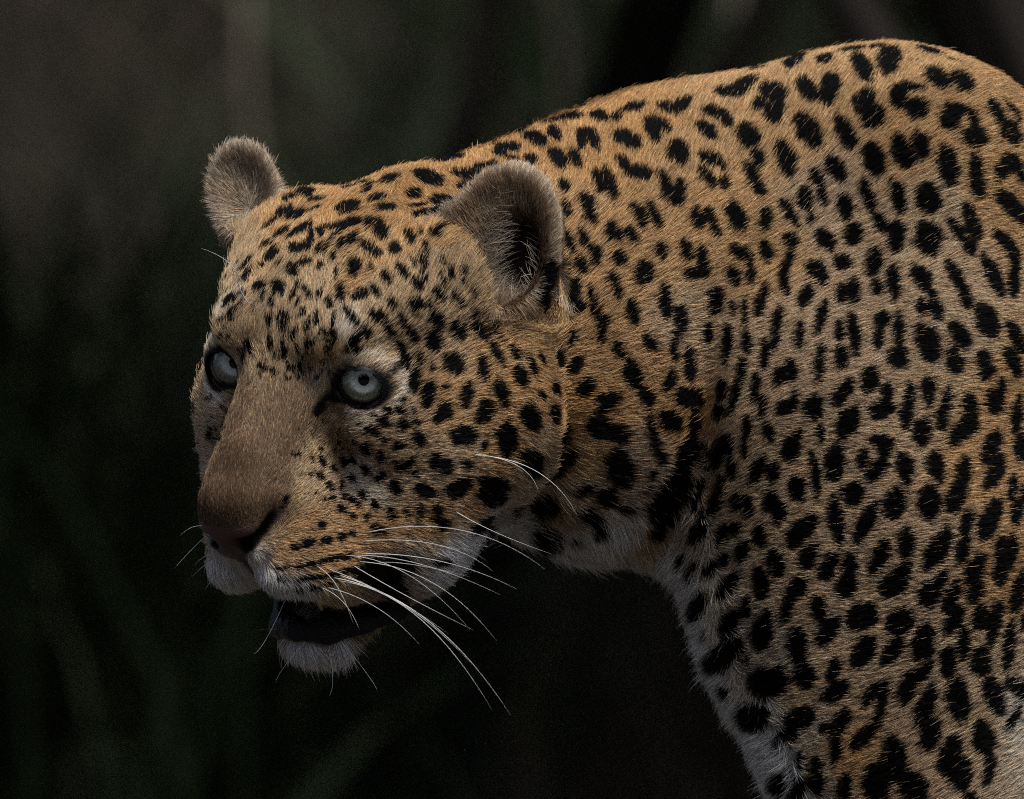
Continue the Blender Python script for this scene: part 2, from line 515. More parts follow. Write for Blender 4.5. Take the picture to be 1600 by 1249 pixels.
# place on the hide (0.1 mm), comb direction (1/100), hair length mm, lift, colour, 1 = head / 0 = trunk; every guide also holds on the other side
GUIDES = """-706,-1942,5078,67,30,67,8,0.45,3,1;-593,-1897,5032,78,10,61,8,0.45,3,1;-847,-2009,5081,50,-12,86,8,0.45,3,1;-759,-1970,5095,62,28,74,8,0.45,3,1;-917,-1999,5018,47,-34,82,7,0.4,3,1;-565,-1916,4912,84,23,49,8,0.4,1,1;
-600,-1941,4824,88,24,41,7,0.4,2,1;-706,-1952,4682,95,-5,31,6.5,0.35,3,1;-794,-1941,4622,94,-15,31,5.5,0.35,3,1;-954,-1858,4658,48,-85,22,4.6,0.35,3,1;-1165,-1922,4735,25,22,94,3.45,0.35,7,1;-1024,-1886,4841,24,-35,91,5,0.35,3,1;
-1533,-2098,4171,-9,-21,97,2.7,0.3,5,1;-1340,-2040,4171,16,-37,91,2.7,0.3,5,1;-1552,-2004,4453,-7,56,83,2.7,0.3,5,1;-1305,-2005,4524,3,23,97,3,0.3,7,1;-1165,-1946,4312,62,47,62,3.4,0.3,3,1;-1130,-1915,4064,85,47,23,4.4,0.25,1,1;
-848,-1804,4170,95,-20,25,5.5,0.3,1,1;-919,-1837,3993,98,19,0,4.6,0.3,1,1;-1270,-2014,4312,34,19,92,3,0.3,7,1;-1060,-1818,4488,54,71,45,4,0.3,3,1;-1271,-1959,3924,95,26,-17,4.4,0.25,1,1;-1060,-1874,3887,97,16,-21,4.6,0.25,1,1;
-1342,-1928,3800,16,45,-88,8,0.4,4,1;-1202,-1825,3728,14,84,-53,8,0.4,4,1;-990,-1805,3728,45,61,-65,7,0.35,3,1;-1413,-1886,3852,15,54,-83,7,0.4,4,1;-1271,-1921,4806,8,32,94,3.75,0.35,7,1;-1130,-1897,4877,9,-3,100,4.12,0.35,7,1;
-1412,-1954,4665,-3,44,90,3.3,0.35,7,1;-1200,-1945,4665,17,19,97,3.45,0.35,7,1;-1060,-1894,4894,25,-31,92,6,0.4,8,1;-1112,-1936,4982,14,-60,79,6.5,0.4,3,1;-1415,-1753,5018,-8,33,94,7,0.45,3,1;-1201,-1910,5088,0,-3,100,7.5,0.5,3,1;
-1273,-1769,5301,-3,50,87,7.5,0.5,3,1;-1419,-1475,5480,-12,89,44,7.5,0.5,1,1;-987,-2034,5070,20,-26,95,7.5,0.5,3,1;-1059,-1965,5229,7,58,82,7.5,0.5,3,1;-1061,-1786,5442,3,63,78,8,0.5,3,1;-1170,-1488,5657,0,86,51,8,0.5,1,1;
-1283,-997,5840,0,82,58,8,0.5,1,1;-995,-1299,5836,3,92,40,8,0.5,0,1;-856,-937,5983,17,96,23,8,0.5,0,1;-710,-1409,5835,11,85,52,8,0.5,0,1;-569,-1195,5944,12,89,44,8,0.5,0,1;-778,-1710,5584,15,70,69,8,0.5,1,1;
-496,-1592,5727,20,81,55,9,0.5,0,1;-812,-1923,5336,26,56,79,8,0.5,3,1;-917,-2032,5152,40,21,89,9,0.5,8,1;-636,-1924,5300,45,28,85,9,0.5,3,1;-794,-1988,5032,71,37,60,6,0.4,3,1;-688,-1949,5025,73,54,42,6,0.4,3,1;
-636,-1923,5124,71,2,71,8,0.45,3,1;-811,-2004,5141,49,23,84,8,0.5,3,1;-565,-1898,4982,79,24,56,8,0.45,3,1;-424,-1846,5442,29,38,88,10,0.5,3,1;-283,-1814,5301,57,14,81,10,0.5,3,1;-424,-1860,5089,75,30,59,9,0.5,3,1;
-142,-1683,5089,74,58,34,9,0.45,1,1;-847,-1943,4693,89,-31,33,5,0.35,8,1;-724,-1962,4753,87,-2,50,6,0.35,2,1;-955,-1769,4576,20,-98,9,4.6,0.35,3,1;-671,-1946,4594,97,-15,21,7,0.35,3,1;-494,-1923,4877,88,22,41,8,0.4,1,1;
-353,-1909,4735,87,43,23,8.5,0.4,1,1;-71,-1698,4806,78,62,7,8.5,0.4,1,1;142,-1500,4877,62,75,-23,8.5,0.4,1,1;-849,-1753,4364,81,-57,14,7,0.35,8,1;-795,-1805,4258,90,-43,8,7,0.35,8,1;-707,-1869,4417,86,-49,15,7,0.35,3,1;
-990,-1784,4382,59,73,34,5,0.35,3,1;-636,-1866,4311,99,-17,0,7.5,0.35,2,1;-353,-1867,4453,89,44,8,8.5,0.4,2,1;-71,-1649,4523,68,73,-6,8.5,0.4,1,1;106,-1407,4451,41,87,-28,10,0.4,2,1;-495,-1798,4099,89,43,-16,8.5,0.35,1,1;
-212,-1648,4239,57,81,-15,9.5,0.4,1,1;-707,-1838,4099,100,-6,0,7,0.35,1,1;-530,-1762,3939,78,52,-36,9,0.35,9,1;-707,-1783,3887,80,39,-46,8,0.35,6,1;-1137,-1345,3385,19,66,-72,17,0.55,4,1;-923,-1336,3403,19,86,-47,17,0.55,4,1;
-1244,-1291,3420,-10,80,-59,13,0.55,4,1;-852,-1328,3492,41,85,-34,14,0.5,3,1;-1287,-1264,3462,-30,80,-51,9,0.5,4,1;-1065,-1415,3457,24,33,-91,13,0.5,7,1;-853,-1288,3456,12,95,-28,13,0.5,7,1;-389,-1654,3921,53,76,-37,12,0.45,4,0;
-213,-1412,3990,21,97,-13,13,0.45,4,0;0,-344,4053,72,61,-33,13,0.45,4,0;215,-685,4163,80,19,-56,13,0.45,3,0;-15,-275,4044,17,96,-22,18,0.6,4,0;251,-465,4018,25,87,-43,18,0.55,4,0;537,-569,4054,25,81,-53,18,0.6,4,0;
752,-511,4036,27,84,-47,14,0.5,3,0;464,-848,4306,96,24,-17,12,0.4,2,0;642,-916,4449,98,16,9,9.24,0.4,2,0;356,-1095,4735,97,15,17,7.98,0.4,0,0;428,-953,4449,96,21,-17,8.4,0.4,1,0;857,-753,4306,65,73,-23,8.1,0.4,2,0;
-179,-559,6166,0,97,26,8.4,0.6,0,0;179,-464,6275,3,93,38,8.4,0.6,0,0;-357,-877,6055,1,95,32,7.56,0.55,0,0;464,-765,6092,12,70,70,8.4,0.55,0,0;717,-471,6347,22,77,60,8.4,0.55,0,0;1001,-683,6129,39,56,73,7.4,0.5,1,0;
428,-985,5804,63,45,63,8.4,0.45,1,0;570,-1073,5518,82,31,48,8.4,0.45,1,0;391,-1155,5304,72,34,60,7.98,0.45,1,0;427,-1146,5020,93,17,34,7.98,0.45,1,0;820,-989,5590,83,35,44,7.4,0.45,1,0;926,-1017,5234,88,42,23,7.4,0.45,2,0;
784,-1040,4877,92,19,34,7,0.45,1,0;927,-915,4663,66,35,66,7,0.45,0,0;1071,-836,5841,76,39,53,7.4,0.45,1,0;1256,-322,6493,34,76,55,7.4,0.5,1,0;1509,-198,6603,40,77,51,7.4,0.5,1,0;1575,-562,6238,58,43,69,7.8,0.5,1,0;
1752,-686,5986,81,16,57,7.4,0.45,2,0;1867,-243,6638,59,61,53,7,0.45,1,0;2228,-181,6711,58,75,33,6.7,0.45,1,0;2145,-681,6236,85,3,53,6.7,0.4,1,0;2577,-577,6453,88,40,24,6.7,0.4,1,0;2717,-694,5950,90,40,16,6.7,0.4,1,0;
2321,-810,5806,92,13,37,6.7,0.4,2,0;1964,-821,5663,93,-1,37,6.7,0.4,2,0;1356,-890,5520,90,25,36,7,0.45,1,0;1247,-1003,5091,96,-12,26,7,0.45,2,0;1604,-985,5234,96,7,26,6.7,0.4,2,0;1960,-1018,5162,96,10,26,6.7,0.4,2,0;
2496,-956,5163,96,28,8,6.7,0.4,2,0;2783,-883,4877,89,46,0,6.7,0.4,1,0;1603,-1073,4699,97,-15,17,6.7,0.4,2,0;2137,-1076,4592,97,8,21,6.7,0.4,2,0;2565,-1044,4379,96,26,8,6.7,0.4,1,0;1781,-1036,4165,97,-20,14,6.7,0.4,2,0;
2314,-1105,3987,97,-5,24,6.7,0.4,2,0;2708,-1009,3808,91,37,16,6.7,0.4,1,0;1961,-984,3594,95,-24,20,6.7,0.4,2,0;2317,-977,3273,93,-6,37,7,0.4,2,0;2676,-897,3272,85,36,39,7.4,0.4,2,0;1784,-896,3272,92,-29,25,6.7,0.4,2,0;
1856,-852,2807,88,-36,32,6.7,0.4,1,0;2318,-920,2809,87,0,50,7.4,0.4,2,0;2605,-867,2950,79,28,55,8.1,0.4,3,0;2769,-769,3020,70,52,49,8.1,0.4,8,0;1605,-916,3700,94,-33,8,6.7,0.4,2,0;1536,-757,3127,81,-57,14,7,0.4,2,0;
1644,-730,2733,76,-62,20,7.4,0.4,2,0;1358,-731,3448,73,-63,27,7.4,0.4,9,0;1392,-843,3807,82,-53,22,7,0.4,2,0;1394,-688,3233,70,-67,25,8.1,0.4,9,0;1573,-714,2876,71,-65,26,7.4,0.4,9,0;1247,-1015,4735,83,-27,48,7.4,0.4,2,0;
1177,-915,4449,59,-55,59,7.4,0.4,2,0;1214,-835,4163,72,-55,42,8.1,0.4,2,0;1355,-943,4307,86,-41,31,7,0.4,2,0;1180,-703,3877,62,-70,36,8.2,0.4,9,0;1145,-571,3589,52,-78,36,8.8,0.45,9,0;1253,-580,3303,55,-78,31,8.8,0.45,9,0;
1396,-593,3017,57,-78,26,8.8,0.45,9,0;1013,-554,3983,-24,76,-61,12.2,0.55,9,0;1074,-561,3804,17,23,-96,9.5,0.5,8,0;1117,-533,3589,-15,54,-83,10.2,0.55,8,0;1189,-536,3374,-25,67,-69,10.2,0.55,8,0;1271,-556,3213,-25,69,-68,10.2,0.55,8,0;
1378,-591,3053,-26,66,-70,9.5,0.55,8,0;986,-435,3803,-34,83,-43,16.3,0.7,4,0;1033,-405,3623,-33,88,-33,17,0.75,4,0;1090,-393,3408,-33,90,-28,17.7,0.75,4,0;1176,-427,3229,-37,89,-29,17,0.75,4,0;1283,-476,3068,-42,86,-29,16.3,0.75,4,0;
1396,-543,2926,-48,83,-28,15,0.7,4,0;1485,-609,2820,-55,77,-32,13.6,0.65,4,0;1532,-581,2641,-43,83,-36,15,0.65,4,0"""

G = []
for row in GUIDES.replace('\n', '').split(';'):
    r = [float(q) for q in row.split(',')]
    p, v, is_head = np.array(r[:3]) * 1e-4, unit(np.array(r[3:6])), bool(r[9])
    G.append((p, v, r[6], r[7], int(r[8])))
    m, mn = nearest(mirror(p, is_head))
    G.append((m, mirror_dir(v, is_head), r[6], r[7], int(r[8])))
for t, n, z, v, ln, colr in (
        (0.3, 0, 0.64, (1, 0.3, 0), 12, ORG), (0.6, 0, 0.62, (1, 0.3, 0), 12, ORG), (0.85, 0, 0.6, (1, .3, -.6), 12, ORG),
        (0.2, -.12, 0.5, (1, 0.3, -.1), 12, TAN), (0.45, -.12, 0.5, (1, 0.3, -.2), 12, TAN), (0.7, -.12, 0.5, (1, 0.3, -.4), 12, TAN),
        (0.2, .12, 0.5, (1, 0.3, -.1), 12, TAN), (0.45, .12, 0.5, (1, 0.3, -.2), 12, TAN), (0.7, .12, 0.5, (1, 0.3, -.4), 12, TAN),
        (0.15, 0, 0.35, (1, .3, -.4), 22, WHT), (0.35, 0, 0.35, (1, .3, -.3), 24, WHT), (0.55, 0, 0.38, (1, .3, -.3), 24, WHT),
        (0, -.1, 0.2, (.3, 0, -1), 9, TAN), (0, .1, 0.2, (.3, 0, -1), 9, TAN), (0, -.1, 0.05, (-.6, 0, -.8), 7, BEI), (0.05, .1, 0.05, (-.6, 0, -.8), 7, BEI),
        (0.76, -.1, 0.25, (.3, 0, -1), 10, TAN), (0.76, .1, 0.25, (.3, 0, -1), 10, TAN), (0.8, -.1, 0.05, (0, 0, -1), 7, BEI), (0.8, .1, 0.05, (0, 0, -1), 7, BEI),
        (0.98, 0, 0.46, (.6, .2, -.8), 14, TAN), (1.08, 0, 0.25, (.2, .1, -1), 16, WHT)):
    G.append((bp(t, n, z), unit(np.array(v, float)), ln, .35, colr))

gp = np.array([g[0] for g in G]); gv = np.array([g[1] for g in G])
gl = np.array([[g[2], g[3]] for g in G]); gc = np.array([COAT[g[4]] for g in G])
NVT = len(SV)
comb = np.zeros((NVT, 3)); leng = np.zeros(NVT); lift = np.zeros(NVT); base = np.zeros((NVT, 3))
for i in range(0, NVT, 40000):
    P = SV[i:i + 40000]
    d2 = ((P[:, None, :].astype(np.float32) - gp[None].astype(np.float32)) ** 2).sum(-1)
    w = (1e-4 / (d2 + np.float32(0.006 ** 2))) ** np.float32(2.4)
    w /= w.sum(1, keepdims=True)
    comb[i:i + 40000] = w @ gv
    ll = w @ gl
    leng[i:i + 40000] = ll[:, 0] * 0.92; lift[i:i + 40000] = ll[:, 1] * 0.90
    base[i:i + 40000] = w @ gc
comb = unit(comb - SN * (comb * SN).sum(1, keepdims=True))
base *= (1 + 0.13 * vnoise(SV, 0.022, 3) + 0.10 * vnoise(SV, 0.008, 4) + 0.12 * vnoise(SV, 0.003, 5))[:, None]

_loft = leng * 0.001 * lift * 0.55
SV = SV - SN * _loft[:, None]                                        # the hair tips, not the hide, make the outline
BVH = BVHTree.FromPolygons(SV.tolist(), SQ.tolist())

# ------------------------------------------------------------------ bare places: eyelids, nose leather, lips and mouth
HQ = to_head(SV)
hairy = np.ones(NVT)
gloss = np.zeros(NVT)
skin_col = base.copy()


def paint(mask, colr, g=None):
    m = mask[:, None]
    skin_col[:] = skin_col * (1 - m) + np.array(colr) * m
    if g is not None:
        gloss[:] = gloss * (1 - mask) + g * mask


EYE_FRAME = {}
for s in (1, -1):
    c = np.array(EYE_C[s])
    d = np.array([EYE_DIR[s][0], EYE_DIR[s][1] * s, EYE_DIR[s][2]]); d /= np.linalg.norm(d)
    e = np.cross([0, 0, 1.0], d); e /= np.linalg.norm(e)
    v = np.cross(d, e)
    tl = math.radians(-14 * s)
    e2 = e * math.cos(tl) + v * math.sin(tl); v2 = -e * math.sin(tl) + v * math.cos(tl)
    q = HQ - c
    qe, qv, qd = q @ e2, q @ v2, q @ d
    m = np.sqrt((qe / EYE_OPEN[0]) ** 2 + (qv / EYE_OPEN[1]) ** 2)
    front = qd > 3
    inner = -qe * s if False else (q @ np.array([0, -s, 0]))
    rim = np.where(front, 1 - smooth(1.40, 1.58, m), 0) * (np.linalg.norm(q, axis=1) < 32)
    hairy *= 1 - np.where(front, 1 - smooth(1.28, 1.42, m), 0) * (np.linalg.norm(q, axis=1) < 32)
    paint(rim, (0.004, 0.004, 0.006), 0.1)
    # dark tear mark at the inner corner
    ta, tb = np.array([11.7, 36.5, -1.7]), np.array([18.1, 27.0, -9.2])
    ta, tb = ta * (1, s, 1), tb * (1, s, 1)
    tt_ = np.clip((HQ - ta) @ (tb - ta) / ((tb - ta) @ (tb - ta)), 0, 1)
    tdist = np.linalg.norm(HQ - ta - tt_[:, None] * (tb - ta), axis=1) + 1.2 * vnoise(SV, 0.004, 15)
    tear = 1 - smooth(3.6, 6.4, tdist)
    paint(tear, (0.010, 0.010, 0.016), 0.35)
    oa, ob = np.array([-3.1, 62.6, 6.9]) * (1, s, 1), np.array([-16.0, 63.2, 8.2]) * (1, s, 1)
    tt_ = np.clip((HQ - oa) @ (ob - oa) / ((ob - oa) @ (ob - oa)), 0, 1)
    tear = np.maximum(tear, 1 - smooth(1.6, 3.2, np.linalg.norm(HQ - oa - tt_[:, None] * (ob - oa), axis=1)))
    band = np.where(front, smooth(1.50, 1.66, m) * (1 - smooth(1.9, 2.2, m)), 0) * (np.linalg.norm(q, axis=1) < 34) * smooth(-0.2, 0.3, q[:, 1] * s / 12 + 0.35) * 0.75
    base[:] = base * (1 - band[:, None]) + band[:, None] * COAT[PAL] * 1.15
    base[:] = base * (1 - np.maximum(rim, tear)[:, None]) + np.maximum(rim, tear)[:, None] * np.array((0.012, 0.011, 0.014))
    leng[:] = leng * (1 - 0.65 * np.maximum(rim, tear))
# nose leather
lf, ll_, lu = HQ[:, 0], np.abs(HQ[:, 1]), HQ[:, 2]
half_w = np.interp(lu, (-84, -76, -68, -60, -52, -47, -44), (2.0, 4.5, 11, 18, 25, 27, 24))
nose = smooth(-1.2, 1.2, half_w - ll_) * smooth(-46.0 - 1.0, -46.0 - 3.0, lu) * (lu > -90) * (lf > 62)
paint(nose, (0.070, 0.037, 0.033), 0.6)
nostril = np.zeros(NVT)
for s in (1, -1):
    a = np.array([84, 12 * s, -61.]); b = np.array([65, 29 * s, -45.])
    t = np.clip((HQ - a) @ (b - a) / ((b - a) @ (b - a)), 0, 1)
    dd = np.linalg.norm(HQ - a - t[:, None] * (b - a), axis=1)
    nostril = np.maximum(nostril, 1 - smooth(0, 2.0, dd - (5.2 - 2.6 * t)))
paint(nostril, (0.002, 0.002, 0.002), 0.0)
hairy *= 1 - np.maximum(nose, nostril)
# mouth: inside the cavity and the black lower lip
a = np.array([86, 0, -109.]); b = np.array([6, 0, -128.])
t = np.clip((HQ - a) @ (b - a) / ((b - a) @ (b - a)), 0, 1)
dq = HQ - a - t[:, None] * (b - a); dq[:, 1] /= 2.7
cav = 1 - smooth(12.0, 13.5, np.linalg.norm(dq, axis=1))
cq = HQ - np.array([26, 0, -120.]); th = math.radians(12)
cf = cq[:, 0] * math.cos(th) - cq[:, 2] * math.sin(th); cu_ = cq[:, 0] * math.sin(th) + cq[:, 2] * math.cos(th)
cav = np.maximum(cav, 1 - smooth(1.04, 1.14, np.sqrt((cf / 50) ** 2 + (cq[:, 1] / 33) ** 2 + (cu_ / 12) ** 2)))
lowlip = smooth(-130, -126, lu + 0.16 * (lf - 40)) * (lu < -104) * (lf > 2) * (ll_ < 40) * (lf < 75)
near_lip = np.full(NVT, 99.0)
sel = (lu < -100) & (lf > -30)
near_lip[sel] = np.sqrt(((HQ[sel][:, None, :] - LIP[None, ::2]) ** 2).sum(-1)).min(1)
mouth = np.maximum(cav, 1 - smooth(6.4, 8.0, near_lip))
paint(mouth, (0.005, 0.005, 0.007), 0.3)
hairy *= 1 - mouth
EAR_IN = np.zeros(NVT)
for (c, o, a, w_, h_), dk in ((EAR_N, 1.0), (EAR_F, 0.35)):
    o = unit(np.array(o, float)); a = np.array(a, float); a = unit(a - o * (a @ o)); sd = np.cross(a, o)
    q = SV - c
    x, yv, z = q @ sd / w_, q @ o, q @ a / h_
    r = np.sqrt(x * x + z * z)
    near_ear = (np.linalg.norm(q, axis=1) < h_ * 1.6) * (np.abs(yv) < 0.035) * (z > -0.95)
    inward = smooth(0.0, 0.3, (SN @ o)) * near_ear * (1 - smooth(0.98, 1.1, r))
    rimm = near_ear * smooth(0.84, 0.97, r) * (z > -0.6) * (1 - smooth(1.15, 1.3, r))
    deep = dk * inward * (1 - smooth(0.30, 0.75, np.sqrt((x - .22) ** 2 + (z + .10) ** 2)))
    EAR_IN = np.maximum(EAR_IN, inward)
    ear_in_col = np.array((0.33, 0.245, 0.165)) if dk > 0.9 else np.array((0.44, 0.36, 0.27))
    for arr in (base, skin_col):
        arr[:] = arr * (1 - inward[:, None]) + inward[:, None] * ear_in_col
        arr[:] = arr * (1 - deep[:, None]) + deep[:, None] * np.array((0.035, 0.026, 0.022))  # shade of the ear's hollow painted into the colour
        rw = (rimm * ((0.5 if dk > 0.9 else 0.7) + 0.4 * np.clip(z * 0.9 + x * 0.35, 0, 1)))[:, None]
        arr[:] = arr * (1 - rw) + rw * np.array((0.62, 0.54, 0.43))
    back = near_ear * smooth(0.0, -0.3, SN @ o) * (z > -0.7) * (1 - rimm)
    leng[:] = leng * (1 - near_ear) + near_ear * (3.6 + 3.0 * inward)
    out_dir = unit(a[None] * (z[:, None] * 1.0 + 0.5) + sd[None] * x[:, None] + o[None] * 0.25)
    out_dir = unit(out_dir - SN * (out_dir * SN).sum(1, keepdims=True))
    nb = near_ear[:, None] * 1.0
    comb[:] = unit(comb * (1 - nb) + out_dir * nb)

# ------------------------------------------------------------------ black spots of the coat, some crease shade among them

MARK_SCALE = 1.0
